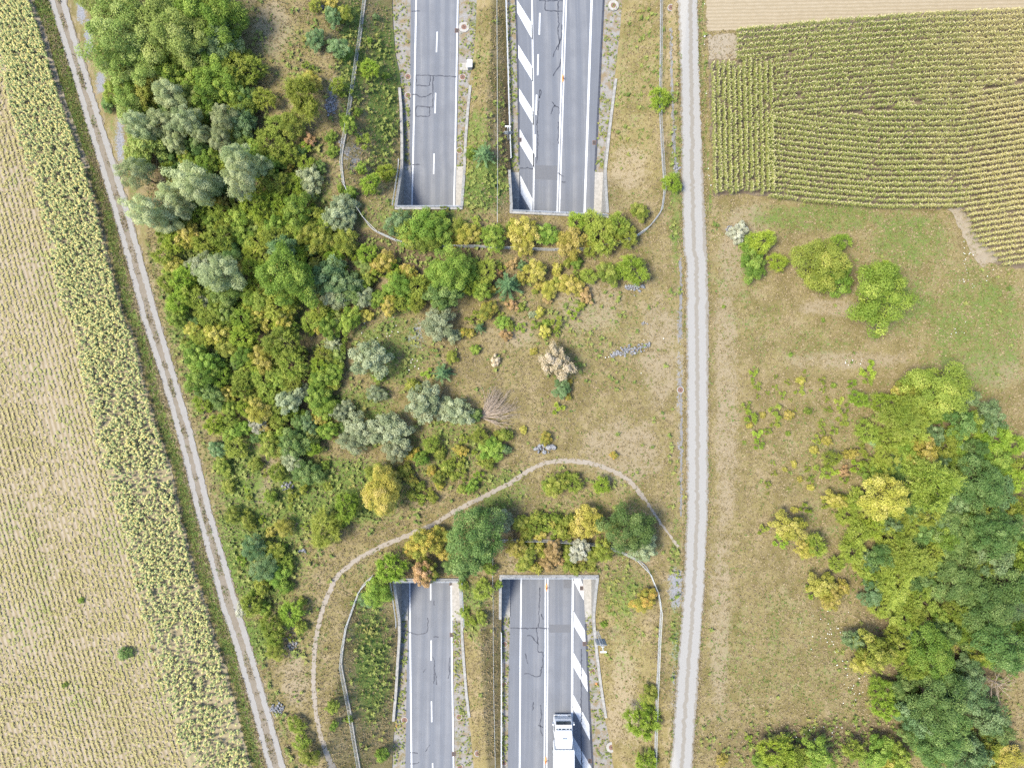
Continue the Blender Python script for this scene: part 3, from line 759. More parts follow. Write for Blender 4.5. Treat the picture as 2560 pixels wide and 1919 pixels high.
# ------------------------------------------------------------------ tunnel under the deck and its four portals
WT = 0.36
tun = empty('road_tunnel', (0, 0, RZ))
tag(tun, 'concrete road tunnel carrying the two sunken roads beneath the shrub-covered overpass', 'tunnel')
for la, lb, yn, ys_ in ((L1, L2, YN_L, YS_L), (L3, L4, YN_R, YS_R)):
    for f0, sg in ((la, -1), (lb, 1)):
        b = B(); yy = np.linspace(ys_ + 0.3, yn - 0.3, 24)
        lo = [(f0(y), y, 0) for y in yy]
        b.strip([(f0(y), y, -0.1) for y in yy], [(f0(y), y, -0.2 + 0) for y in yy])
        b = B()
        for ya, yb in zip(yy, yy[1:]):
            xa, xb = f0(ya), f0(yb)
            b.prism([(xa, ya, -0.2), (xb, yb, -0.2), (xb + sg * WT, yb, -0.2), (xa + sg * WT, ya, -0.2)], [(xa, ya, 5.25), (xb, yb, 5.25), (xb + sg * WT, yb, 5.25), (xa + sg * WT, ya, 5.25)])
        b.build('tunnel_wall', M['concrete'], tun)
    b = B(); yy = np.linspace(ys_ + 0.3, yn - 0.3, 12)
    for ya, yb in zip(yy, yy[1:]):
        b.prism([(la(ya) - .3, ya, 4.75), (lb(ya) + .3, ya, 4.75), (lb(yb) + .3, yb, 4.75), (la(yb) - .3, yb, 4.75)], [(la(ya) - .3, ya, 5.2), (lb(ya) + .3, ya, 5.2), (lb(yb) + .3, yb, 5.2), (la(yb) - .3, yb, 5.2)])
    b.build('ceiling_slab', M['concrete'], tun)

def wing_wall(f0, sg, yp, sgn, length, parent, off, rail=False):
    """retaining wall from the portal outward; its top follows the bank"""
    n = int(length / 0.45) + 1
    yy = yp + sgn * np.linspace(0, length, n)
    xs = f0(yy)
    xo = xs + sg * WT
    zt = H(xo + sg * 0.05, yy) + 0.14
    zt = np.maximum(zt, RZ + 0.12)
    b = B()
    sec = []
    for x, o, y, z in zip(xs, xo, yy, zt):
        k = len(b.V)
        b.V += [(x - off[0], y - off[1], RZ - 0.3 - off[2]), (o - off[0], y - off[1], RZ - 0.3 - off[2]), (o - off[0], y - off[1], z - off[2]), (x - off[0], y - off[1], z - off[2])]
        sec.append(k)
    for a, c in zip(sec, sec[1:]):
        for i in range(4):
            j = (i + 1) % 4
            b.F.append([a + i, a + j, c + j, c + i])
    b.F.append([sec[0] + i for i in range(4)]); b.F.append([sec[-1] + i for i in reversed(range(4))])
    o = b.build('wing_wall', M['concrete'], parent)
    bm_fix(o.data)
    if rail:
        m = int(7.2 / 0.45) + 1
        pts = [(a + sg * 0.5 - off[0], y - off[1], z - off[2]) for a, y, z in zip(xo - sg * WT, yy[:m], zt[:m])]
        railing(pts, parent, 0.9)
    return o
import bmesh
def bm_fix(me):
    bm = bmesh.new(); bm.from_mesh(me); bmesh.ops.recalc_face_normals(bm, faces=bm.faces); bm.to_mesh(me); bm.free()
def railing(pts, parent, h):
    r = B()
    for hh in (h, h * 0.55):
        r.tube([(x, y, z + hh) for x, y, z in pts], 0.028, 5)
    o = r.build('railing', M['galv'], parent)
    P = resample(pts, 1.6)
    for p in P:
        b = B(); b.tube([tuple(p - np.array([0, 0, 0.1])), (p[0], p[1], p[2] + h)], 0.026, 5)
        b.build('post', M['galv'], o)
def walkway(fi, fo, y0, y1, parent, off, mat):
    """raised concrete strip between the carriageway edge fi and the wall fo"""
    yy = np.linspace(y0, y1, 12)
    b = B(); zt = RZ + 0.14
    for ya, yb in zip(yy, yy[1:]):
        p = [(fi(ya), ya), (fo(ya), ya), (fo(yb), yb), (fi(yb), yb)]
        b.prism([(x - off[0], y - off[1], RZ - 0.05 - off[2]) for x, y in p], [(x - off[0], y - off[1], zt - off[2]) for x, y in p])
    o = b.build('walkway', mat, parent); bm_fix(o.data)
PORTALS = [
 ('concrete portal of the two lane road, north end, above the shrub row', L1, L2, YN_L, 1, RL_A, RL_B, (17.5, 17.8), (True, False), (0.0, 0.0)),
 ('wide concrete portal of the hatched road, north end, above the yellow shrubs', L3, L4, YN_R, 1, RR_A, RR_B, (6.9, 19.5), (False, False), (0.28, -0.28)),
 ('concrete portal of the two lane road, south end, overhung by bushes', L1, L2, YS_L, -1, RL_A, RL_B, (20.5, 20.0), (True, True), (0.0, 0.0)),
 ('wide concrete portal of the hatched road, south end, facing the truck', L3, L4, YS_R, -1, RR_A, RR_B, (6.9, 20.5), (False, False), (0.0, 0.0)),
]
for lab, la, lb, yp, sg, ra, rb, ln, rl, slant in PORTALS:
    xa, xb = float(la(yp)), float(lb(yp))
    off = ((xa + xb) / 2, yp, RZ)
    root = tag(empty('tunnel_portal', off), lab, 'tunnel portal')
    b = B()
    def q(x, y, z): return (x - off[0], y - off[1], z - off[2])
    y_in, y_out = yp - sg * 0.38, yp + sg * 0.06
    e0, e1 = slant
    lo = [(xa - 0.3, y_in + e0), (xb + 0.3, y_in + e1), (xb + 0.3, y_out + e1), (xa - 0.3, y_out + e0)]
    b.prism([q(x, y, -0.9) for x, y in lo], [q(x, y, 0.26) for x, y in lo])
    o = b.build('parapet', M['concrete'], root, 0.03); bm_fix(o.data)
    wing_wall(la, -1, yp, sg, ln[0], root, off, rl[0]); wing_wall(lb, 1, yp, sg, ln[1], root, off, rl[1])
    railing([q(xa, yp - sg * 0.12 + e0, 0.26), q((xa + xb) / 2, yp - sg * 0.12 + (e0 + e1) / 2, 0.26), q(xb, yp - sg * 0.12 + e1, 0.26)], root, 0.85)
    ye = yp + sg * 6.9
    walkway(lambda y, f=ra: f(y) + 0.02, la, min(ye, yp - sg * 9), max(ye, yp - sg * 9), root, off, M['concrete'])  # darker concrete: the wall's shade is put into the colour
    walkway(lambda y, f=rb: f(y) - 0.02, lb, min(ye, yp - sg * 9), max(ye, yp - sg * 9), root, off, M['concrete_pale'])  # paler concrete: the sunlit side is put into the colour

# ------------------------------------------------------------------ fences and guard rails
def fence(pts_px, label, h=1.35, kerb=True, step=2.5, wire_gap=0.11):
    P = []
    for p in pts_px:
        x, y, z = G(p); P.append((x, y))
    P = smooth_line(P, 0.6, 2)
    root = tag(empty('wire_fence', (P[0][0], P[0][1], h1(*P[0]))), label, 'fence')
    ox, oy, oz = root.location
    def q(x, y, dz): return (x - ox, y - oy, h1(x, y) + dz - oz)
    posts = resample(P, step)
    for x, y in posts:
        b = B(); b.tube([q(x, y, -0.2), q(x, y, h + 0.06)], 0.035, 6); b.build('post', M['galv'], root)
    fine = resample(P, 0.5)
    for (a, c) in zip(posts, posts[1:]):
        seg = resample([a, c], 0.625)
        b = B()
        for hh in (0.12, 0.4, 0.7, 1.0, h):
            b.tube([q(x, y, hh) for x, y in seg], 0.010 if hh < h else 0.02, 3, cap=False)
        for x, y in resample([a, c], wire_gap):
            b.tube([q(x, y, 0.05), q(x, y, h)], 0.006, 3, cap=False)
        b.build('wire_mesh', M['wire'], root)
    if kerb:
        n = normals2(fine); b = B(); sec = []
        for (x, y), (nx, ny) in zip(fine, n):
            k = len(b.V)
            for s_, dz in ((0.07, -0.15), (0.07, 0.16), (-0.07, 0.16), (-0.07, -0.15)):
                b.V.append(q(x + nx * s_, y + ny * s_, 0)[:2] + (h1(x, y) + dz - oz,))
            sec.append(k)
        for a, c in zip(sec, sec[1:]):
            for i in range(4):
                j = (i + 1) % 4; b.F.append([a + i, a + j, c + j, c + i])
        o = b.build('kerb', M['concrete'], root); bm_fix(o.data)
fence([T(2, *p) for p in [(180, -110), (165, 0), (110, 400), (60, 750), (42, 850), (10, 1030), (30, 1210), (205, 1480), (450, 1590), (900, 1590), (1300, 1610), (1550, 1612), (1850, 1555), (1960, 1490), (2065, 1370), (2085, 1220), (2070, 1020), (2055, 740), (2060, 300), (2062, -110)]],
      'long curved wire fence looping round the two northern tunnel mouths')
fence([T(8, *p) for p in [(215, 405), (140, 470), (40, 740), (8, 975), (60, 1230), (100, 1480), (130, 1646), (150, 1760)]], 'wire fence on the bank beside the footpath, south of the tunnel')
fence([T(8, *p) for p in [(1000, 180), (1230, 175), (1450, 185), (1700, 210), (1860, 275), (1970, 340), (2065, 575), (2050, 800), (2035, 1110), (2022, 1646), (2018, 1760)]], 'curved wire fence between the southern tunnel mouth and the gravel road')
fence([T(2, *p) for p in [(1009, -110), (1012, 500), (1014, 1100), (1013, 1440)]], 'low wire fence down the grassy median north of the tunnel', 0.9, False, 2.5, 0.25)
fence([T(8, *p) for p in [(984, 290), (986, 760), (990, 1200), (1000, 1646), (1003, 1760)]], 'low wire fence down the grassy median south of the tunnel', 1.0, False, 2.5, 0.2)

def guard_rail(n, pts, label):
    P = smooth_line([TW(n, *p, RZ + 0.7) for p in pts], 0.8, 2)
    root = tag(empty('guard_rail', (P[0][0], P[0][1], RZ)), label, 'guard rail')
    ox, oy, oz = root.location
    b = B(); nn = normals2(P); sec = []
    prof = [(-0.06, 0.45), (0.02, 0.52), (-0.05, 0.60), (0.02, 0.68), (-0.06, 0.76), (-0.13, 0.76), (-0.13, 0.45)]
    for (x, y), (nx, ny) in zip(P, nn):
        k = len(b.V)
        for s_, z in prof:
            b.V.append((x - nx * s_ - ox, y - ny * s_ - oy, z))
        sec.append(k)
    m = len(prof)
    for a, c in zip(sec, sec[1:]):
        for i in range(m):
            j = (i + 1) % m; b.F.append([a + i, a + j, c + j, c + i])
    o = b.build('beam', M['galv'], root); bm_fix(o.data)
    for x, y in resample(P, 2.0):
        b = B(); b.obox((x - ox, y - oy, 0.28), (0.10, 0.10, 0.9)); b.build('post', M['galv'], root)
guard_rail(2, [(1056, -150), (1065, 0), (1087, 780), (1097, 1015)], 'galvanised guard rail along the hatched road north of the tunnel')
guard_rail(8, [(1034, 775), (1035, 1000), (1034, 1646), (1034, 1780)], 'galvanised guard rail along the hatched road south of the tunnel')

# ------------------------------------------------------------------ road furniture
def manhole(n, x, y, onroad, label, r=0.42, ring=0.62):
    if onroad:
        wx, wy = TW(n, x, y, RZ); z = RZ - 0.06
    else:
        wx, wy, z = G(T(n, x, y))
    root = tag(empty('manhole', (wx, wy, z)), label, 'manhole', 'manholes')
    b = B(); k = 24
    for i in range(k):
        a0, a1 = 2 * math.pi * i / k, 2 * math.pi * (i + 1) / k
        f = lambda rr, a, z_: (rr * math.cos(a), rr * math.sin(a), z_)
        b.prism([f(r, a0, -.15), f(ring, a0, -.15), f(ring, a1, -.15), f(r, a1, -.15)], [f(r, a0, .10), f(ring, a0, .10), f(ring, a1, .10), f(r, a1, .10)])
    bm_fix(b.build('concrete_ring', M['concrete_pale'], root).data)
    c = B(); c.disc((0, 0), r - 0.01, -0.1, 0.085, 24); o = c.build('cover', M['rust'], root)
    g = B(); g.obox((0, 0, 0.095), (0.06, r * 1.3, 0.02), 0.4); g.obox((0, 0, 0.095), (r * 1.3, 0.06, 0.02), 0.4)
    g.build('cover_ridge', M['iron'], o)
    return root
MH = [(2, 437, 495, 1, 'manhole beside the upper loop cut of the two lane road'), (2, 437, 615, 1, 'manhole beside the lower loop cut of the two lane road'),
 (2, 797, 175, 1, 'large manhole on the verge above the white cabinet'), (2, 788, 497, 1, 'reddish manhole on the verge below the white cabinet'), (2, 768, 970, 1, 'manhole between kerb and wall just above the northern walkway'),
 (2, 1758, 38, 0, 'big ringed manhole in dry grass near the top edge, beside the hatched road'), (2, 2128, 52, 0, 'small brown manhole between the fence and the gravel road'),
 (8, 750, 838, 1, 'manhole just below the southern walkway of the two lane road'), (8, 1057, 850, 1, 'dark manhole, uppermost of three along the southern guard rail'), (8, 1055, 1110, 1, 'dark manhole, middle one of three along the southern guard rail'), (8, 1055, 1610, 1, 'dark manhole, lowest of three along the southern guard rail'),
 (8, 1622, 1020, 1, 'pinkish manhole on the verge opposite the white sign mast'), (8, 415, 1337, 1, 'manhole on the gritty shoulder beside the low wall, south'), (8, 765, 1317, 1, 'pinkish manhole on the gritty verge of the two lane road, south'),
 (8, 885, 1550, 0, 'ringed manhole in the grassy median, south'), (8, 1745, 1510, 0, 'big ringed manhole in dry grass beside the truck'), (8, 772, 1640, 1, 'manhole at the bottom edge beside the two lane road'), (5, 2188, 860, 0, 'pale manhole at the edge of the gravel road')]
for n, x, y, on, lab in MH:
    big = 'big' in lab or 'large' in lab
    manhole(n, x, y, on, lab, 0.36 if not big else 0.36, 0.46 if not big else 0.72)
def drain(n, x, y, label):
    wx, wy = TW(n, x, y, RZ)
    root = tag(empty('storm_drain', (wx, wy, RZ)), label, 'drain', 'storm drains')
    b = B()
    for x0, x1, y0, y1 in ((-.24, -.20, -.3, .3), (.20, .24, -.3, .3), (-.20, .20, -.3, -.26), (-.20, .20, .26, .3)):
        b.box(x0, x1, y0, y1, -0.05, 0.02)
    b.build('frame', M['rust'], root)
    p = B(); p.box(-.2, .2, -.26, .26, -0.06, 0.006); p.build('pit', M['black'], root)
    for k in range(5):
        s_ = B(); s_.box(-.2, .2, -.23 + k * .1, -.17 + k * .1, 0.007, 0.016); s_.build('bar', M['iron'], root)
for n, x, y, lab in [(2, 750, 198, 'storm drain beside the edge line near the white cabinet'), (2, 1635, 918, 'storm drain by the dark edge joint, north hatched road'), (2, 1157, 900, 'storm drain among the white hatching, north'),
 (8, 715, 458, 'storm drain tucked under the southern portal of the two lane road'), (8, 717, 790, 'storm drain at the lower end of the southern walkway'), (8, 731, 1555, 'storm drain on the two lane road near the bottom edge'), (8, 1553, 490, 'storm drain on the topmost southern hatch bar'), (8, 1572, 847, 'storm drain at the tip of the second southern hatch bar'), (8, 1608, 1600, 'storm drain beside the truck trailer')]:
    drain(n, x, y, lab)
def delineator(n, x, y, label):
    wx, wy = TW(n, x, y, RZ)
    root = tag(empty('delineator', (wx, wy, RZ + 0.012)), label, 'delineator', 'orange delineators')
    b = B()
    lo = [(0.17 * math.cos(a) * (1 if abs(math.cos(a)) < .99 else 1), 0.55 * math.sin(a), 0) for a in np.linspace(0, 2 * math.pi, 17)[:-1]]
    hi = [(p[0] * 0.6, p[1] * 0.85, 0.12) for p in lo]
    b.prism(lo, hi); b.build('base', M['orange'], root)
    p = B(); p.disc((0, -0.1), 0.09, 0.12, 0.30, 10, 0.05); o = p.build('socket', M['orange'], root)
    k = B(); k.disc((0, -0.1), 0.045, 0.30, 0.75, 8, 0.04); k.build('reflector_post', M['black'], o)
delineator(2, 1433, 505, 'orange delineator on the double centre line, north of the tunnel')
delineator(8, 1328, 484, 'orange delineator on the double centre line, at the southern portal')
delineator(8, 1322, 1596, 'orange delineator on the double centre line beside the truck')

# white roadside cabinet on its slab
x0, y0_ = TW(2, 806, 427, RZ)
root = tag(empty('control_cabinet', (*TW(2, 834, 412, RZ + 0.9), RZ - 0.06)), 'white roadside control cabinet beside the two lane road', 'cabinet')
b = B(); b.box(-0.31, 0.31, -0.46, 0.46, 0.12, 1.05); b.build('housing', M['white_metal'], root, 0.02)
b = B(); b.box(-0.35, 0.35, -0.50, 0.50, 1.05, 1.12); lid = b.build('lid', M['white_metal'], root, 0.02)
for yy in (-0.2, 0.22):
    b = B(); b.disc((0.05, yy), 0.035, 1.12, 1.14, 8); b.build('lifting_eye', M['iron'], lid)
b = B(); b.box(-0.28, 0.28, -0.475, -0.461, 0.18, 1.0); d_ = b.build('door', M['grey_metal'], root)
b = B(); b.box(0.18, 0.22, -0.50, -0.476, 0.5, 0.66); b.build('handle', M['black'], d_)
b = B(); b.box(-0.34, 0.34, -0.49, 0.49, 0.0, 0.12); b.build('plinth', M['concrete'], root)
b = B(); b.box(-0.85, 0.62, -0.5, 0.5, 0, 0.09)
tag(b.build('concrete_slab', M['concrete_pale']), 'pale concrete slab in front of the white cabinet', 'slab').location = (x0 + 0.05, y0_ - 0.05, RZ - 0.06)

# sign mast north: round sign seen from behind with a bar luminaire on top
gx, gy, gz = G((1270, 352))
root = tag(empty('sign_mast', (gx, gy, gz)), 'round road sign on a mast beside the northern guard rail, seen from behind', 'sign')
b = B(); b.tube([(0, 0, -0.2), (0, 0, 4.7)], 0.055, 8); b.build('pole', M['galv'], root)
n = 28
b = B(); b.prism([(0.02 + 0.62 * math.cos(2 * math.pi * i / n), 0.08, 2.7 + 0.62 * math.sin(2 * math.pi * i / n)) for i in range(n)], [(0.02 + 0.62 * math.cos(2 * math.pi * i / n), 0.11, 2.7 + 0.62 * math.sin(2 * math.pi * i / n)) for i in range(n)])
o = b.build('sign_disc', M['grey_metal'], root); bm_fix(o.data)
for z in (2.45, 2.95):
    b = B(); b.box(-0.4, 0.44, 0.045, 0.078, z - 0.03, z + 0.03); b.build('bracket', M['galv'], o)
b = B(); b.box(-0.36, 0.36, 0.10, 0.28, 4.68, 4.80); b.build('lamp_head', M['white_metal'], root, 0.02)
b = B(); b.tube([(0, 0, 4.66), (0, 0.14, 4.72)], 0.05, 6); b.build('arm', M['galv'], root)

# sign mast south: rectangular panel with ribs on a lattice post pair
gx, gy, gz = G((1492, 1573))
root = tag(empty('sign_mast', (gx, gy, gz)), 'ribbed rectangular sign on a white lattice mast beside the southern hatched road', 'sign')
for sx in (-0.16, 0.16):
    b = B(); b.tube([(sx, 0, -0.2), (sx, 0, 6.2)], 0.05, 6); b.build('mast_leg', M['white_metal'], root)
for k in range(9):
    b = B(); z = 0.4 + k * 0.65
    b.tube([(-0.16, 0, z), (0.16, 0, z + 0.5)], 0.025, 5); b.tube([(-0.16, 0, z + 0.62), (0.16, 0, z + 0.62)], 0.025, 5)
    b.build('lattice_brace', M['white_metal'], root)
b = B(); b.box(-0.66, 0.66, -0.12, -0.08, 3.1, 5.4); pn = b.build('sign_panel', M['grey_metal'], root)
for k in range(6):
    b = B(); z = 3.3 + k * 0.38; b.box(-0.62, 0.62, -0.079, -0.045, z - 0.03, z + 0.03); b.build('rib', M['galv'], pn)
b = B(); b.tube([(0.0, 0, 6.15), (0.0, -0.35, 6.75)], 0.06, 6); b.build('arm', M['white_metal'], root)
b = B(); b.box(-0.40, 0.40, -0.52, -0.34, 6.7, 6.82); b.build('lamp_head', M['white_metal'], root, 0.02)

# small roadside bits
for n, x, y, lab in [(8, 1650, 1105, 'small orange plastic marker by the low wall, opposite the hatching'), (8, 365, 1375, 'small orange plastic marker at the foot of the low wall, south')]:
    wx, wy = TW(n, x, y, RZ)
    b = B(); b.disc((0, 0), 0.16, 0, 0.1, 10, 0.1); b.disc((0, 0), 0.06, 0.1, 0.3, 8, 0.05)
    tag(b.build('marker', M['orange']), lab, 'marker').location = (wx, wy, RZ - 0.03)

# ------------------------------------------------------------------ truck
tx, ty = 6.86, -44.95
truck = tag(empty('truck', (tx, ty, RZ)), 'white articulated truck with box trailer driving towards the southern tunnel mouth', 'truck')
def loft(secs, name, mat, parent, bevel=0.05):
    """secs: (y, half width bottom, half width top, z bottom, z top)"""
    b = B(); ks = []
    for y, wb_, wt_, z0, z1 in secs:
        k = len(b.V); b.V += [(-wb_, y, z0), (wb_, y, z0), (wt_, y, z1), (-wt_, y, z1)]; ks.append(k)
    for a, c in zip(ks, ks[1:]):
        for i in range(4):
            j = (i + 1) % 4; b.F.append([a + i, a + j, c + j, c + i])
    b.F.append([ks[0] + i for i in range(4)]); b.F.append([ks[-1] + i for i in reversed(range(4))])
    o = b.build(name, mat, parent, bevel); bm_fix(o.data)
    return o
cab = loft([(0.0, 1.12, 1.10, 0.45, 1.55), (-0.12, 1.24, 1.22, 0.42, 1.95), (-0.45, 1.25, 1.16, 0.42, 2.62), (-0.70, 1.25, 1.13, 0.42, 2.84), (-2.25, 1.25, 1.16, 0.42, 2.92)], 'cab', M['truck_paint'], truck, 0.07)
b = B(); b.prism([(-1.0, -0.115, 1.98), (1.0, -0.115, 1.98), (0.98, -0.435, 2.60), (-0.98, -0.435, 2.60)], [(-1.0, -0.085, 2.02), (1.0, -0.085, 2.02), (0.98, -0.41, 2.66), (-0.98, -0.41, 2.66)])
o = b.build('windscreen', M['glass'], cab); bm_fix(o.data)
b = B(); b.prism([(-1.05, -0.22, 2.72), (1.05, -0.22, 2.72), (1.08, -0.58, 2.88), (-1.08, -0.58, 2.88)], [(-1.05, -0.22, 2.76), (1.05, -0.22, 2.76), (1.08, -0.58, 2.93), (-1.08, -0.58, 2.93)])
o = b.build('sun_visor', M['truck_paint'], cab); bm_fix(o.data)
b = B(); b.box(-1.02, 1.02, -0.78, -0.60, 2.84, 2.93); lb_ = b.build('dark_strip', M['glass'], cab)  # dark glassy strip across the roof, ahead of the deflector
for sx in (-0.75, -0.3, 0.3, 0.75):
    b = B(); b.disc((sx, -0.69), 0.08, 2.93, 2.97, 10); b.build('roof_disc', M['grey_metal'], lb_)  # small grey discs on top of the dark strip
defl = loft([(-0.80, 1.08, 1.02, 2.85, 3.02), (-1.2, 1.16, 1.08, 2.88, 3.38), (-1.8, 1.20, 1.12, 2.9, 3.62), (-2.55, 1.18, 1.05, 2.9, 3.72), (-3.05, 1.06, 0.95, 2.9, 3.74)], 'roof_deflector', M['truck_paint'], truck, 0.09)
b = B(); b.obox((0.05, -1.72, 3.615), (0.62, 0.36, 0.05), 0, 0.36); b.build('roof_hatch', M['grey_metal'], defl)
for sx in (-1, 1):
    b = B(); b.prism([(sx * 1.25, -2.25, 0.8), (sx * 1.19, -2.25, 0.8), (sx * 1.02, -2.95, 0.8), (sx * 1.08, -2.95, 0.8)], [(sx * 1.20, -2.25, 3.0), (sx * 1.14, -2.25, 3.0), (sx * 1.0, -2.95, 3.0), (sx * 1.06, -2.95, 3.0)])
    bm_fix(b.build('side_fairing', M['truck_paint'], truck).data)
    b = B(); b.box(sx * 1.27 - 0.0, sx * 1.27 + sx * 0.22, -0.42, -0.28, 1.75, 2.45) if sx > 0 else b.box(-1.49, -1.27, -0.42, -0.28, 1.75, 2.45)
    mr = b.build('mirror', M['truck_paint'], cab, 0.03)
    b = B(); b.tube([(sx * 1.16, -0.40, 2.3), (sx * 1.35, -0.36, 2.3)], 0.025, 5); b.build('mirror_arm', M['black'], mr)
    b = B(); b.box(min(sx * 0.72, sx * 1.08), max(sx * 0.72, sx * 1.08), -0.02, 0.035, 0.62, 0.82); b.build('headlight', M['glass'], cab)
    b = B(); b.prism([(sx * 1.262, -0.55, 1.75), (sx * 1.262, -1.35, 1.75), (sx * 1.20, -1.30, 2.5), (sx * 1.20, -0.62, 2.5)], [(sx * 1.245, -0.55, 1.75), (sx * 1.245, -1.35, 1.75), (sx * 1.18, -1.30, 2.5), (sx * 1.18, -0.62, 2.5)])
    bm_fix(b.build('side_window', M['glass'], cab).data)
b = B(); b.box(-1.18, 1.18, -0.12, 0.10, 0.32, 0.60); b.build('bumper', M['truck_paint'], truck, 0.03)
b = B(); b.box(-0.45, 0.45, -6.0, -0.3, 0.62, 0.92); b.build('chassis', M['black'], truck)
b = B(); b.box(-1.10, 1.10, -4.9, -2.4, 0.93, 1.05); b.build('catwalk', M['black'], truck)
tr = loft([(-2.95, 1.29, 1.29, 1.15, 3.98), (-3.0, 1.30, 1.30, 1.12, 4.0), (-16.5, 1.30, 1.30, 1.12, 4.0)], 'trailer_box', M['truck_paint'], truck, 0.03)
b = B(); b.box(-1.22, 1.22, -16.4, -3.08, 4.002, 4.02); b.build('trailer_roof', M['tarp'], tr)
for k in range(1, 11):
    b = B(); b.box(-1.2, 1.2, -3.1 - k * 1.22, -3.07 - k * 1.22, 4.021, 4.03); b.build('roof_seam', M['grey_metal'], tr)
for k in range(22):
    b = B(); b.box(-1.15 + k * 0.105, -1.11 + k * 0.105, -3.05, -2.90, 3.6, 4.012); b.build('bulkhead_rib', M['grey_metal'], tr)
for sx in (-1, 1):
    b = B(); b.box(min(sx * 1.301, sx * 1.33), max(sx * 1.301, sx * 1.33), -16.4, -3.1, 1.12, 1.26); b.build('side_rail', M['grey_metal'], tr)
    b = B(); b.box(min(sx * 1.301, sx * 1.335), max(sx * 1.301, sx * 1.335), -16.4, -3.1, 3.85, 3.95); b.build('top_rail', M['grey_metal'], tr)
    b = B(); b.box(min(sx * 0.5, sx * 0.62), max(sx * 0.5, sx * 0.62), -6.6, -6.4, 0.2, 1.12); b.build('landing_leg', M['grey_metal'], truck)
    b = B(); b.box(min(sx * 0.9, sx * 1.15), max(sx * 0.9, sx * 1.15), -16.53, -16.49, 1.2, 1.35); b.build('tail_light', M['rust'], tr)
def wheel(x, y, wdt):
    b = B(); r = 0.5; n = 18
    b.prism([(x - wdt / 2, y + r * math.cos(2 * math.pi * i / n), r + r * math.sin(2 * math.pi * i / n)) for i in range(n)], [(x + wdt / 2, y + r * math.cos(2 * math.pi * i / n), r + r * math.sin(2 * math.pi * i / n)) for i in range(n)])
    o = b.build('wheel', M['tyre'], truck, 0.03); bm_fix(o.data)
    s_ = 1 if x > 0 else -1
    b = B(); n = 12; r2 = 0.28
    b.prism([(x + s_ * wdt / 2, y + r2 * math.cos(2 * math.pi * i / n), r + r2 * math.sin(2 * math.pi * i / n)) for i in range(n)], [(x + s_ * (wdt / 2 + 0.02), y + r2 * math.cos(2 * math.pi * i / n), r + r2 * math.sin(2 * math.pi * i / n)) for i in range(n)])
    bm_fix(b.build('rim', M['grey_metal'], o).data)
for sx in (-1, 1):
    for y, wdt in ((-1.35, 0.33), (-4.9, 0.6), (-12.2, 0.4), (-13.5, 0.4), (-14.8, 0.4)):
        wheel(sx * 1.05, y, wdt)

# ------------------------------------------------------------------ plant shapes
def rdir(n, r):
    v = r.normal(size=(n, 3)); return v / np.linalg.norm(v, axis=1, keepdims=True)
def quads(pos, nrm, tan, L, Wd, r, bend=0.12):
    """leaf-sized diamond faces"""
    n = len(pos)
    nrm = nrm / np.maximum(np.linalg.norm(nrm, axis=1, keepdims=True), 1e-6)
    tan = tan - nrm * np.sum(tan * nrm, 1, keepdims=True)
    tan /= np.maximum(np.linalg.norm(tan, axis=1, keepdims=True), 1e-6)
    sid = np.cross(nrm, tan)
    L = np.asarray(L).reshape(-1, 1) * np.ones((n, 1)); Wd = np.asarray(Wd).reshape(-1, 1) * np.ones((n, 1))
    a = pos - tan * L * 0.5 - nrm * L * bend
    b = pos + sid * Wd * 0.5
    c = pos + tan * L * 0.5 - nrm * L * bend
    d = pos - sid * Wd * 0.5
    V = np.stack([a, b, c, d], 1).reshape(-1, 3)
    F = np.arange(4 * n).reshape(n, 4)
    return V, F
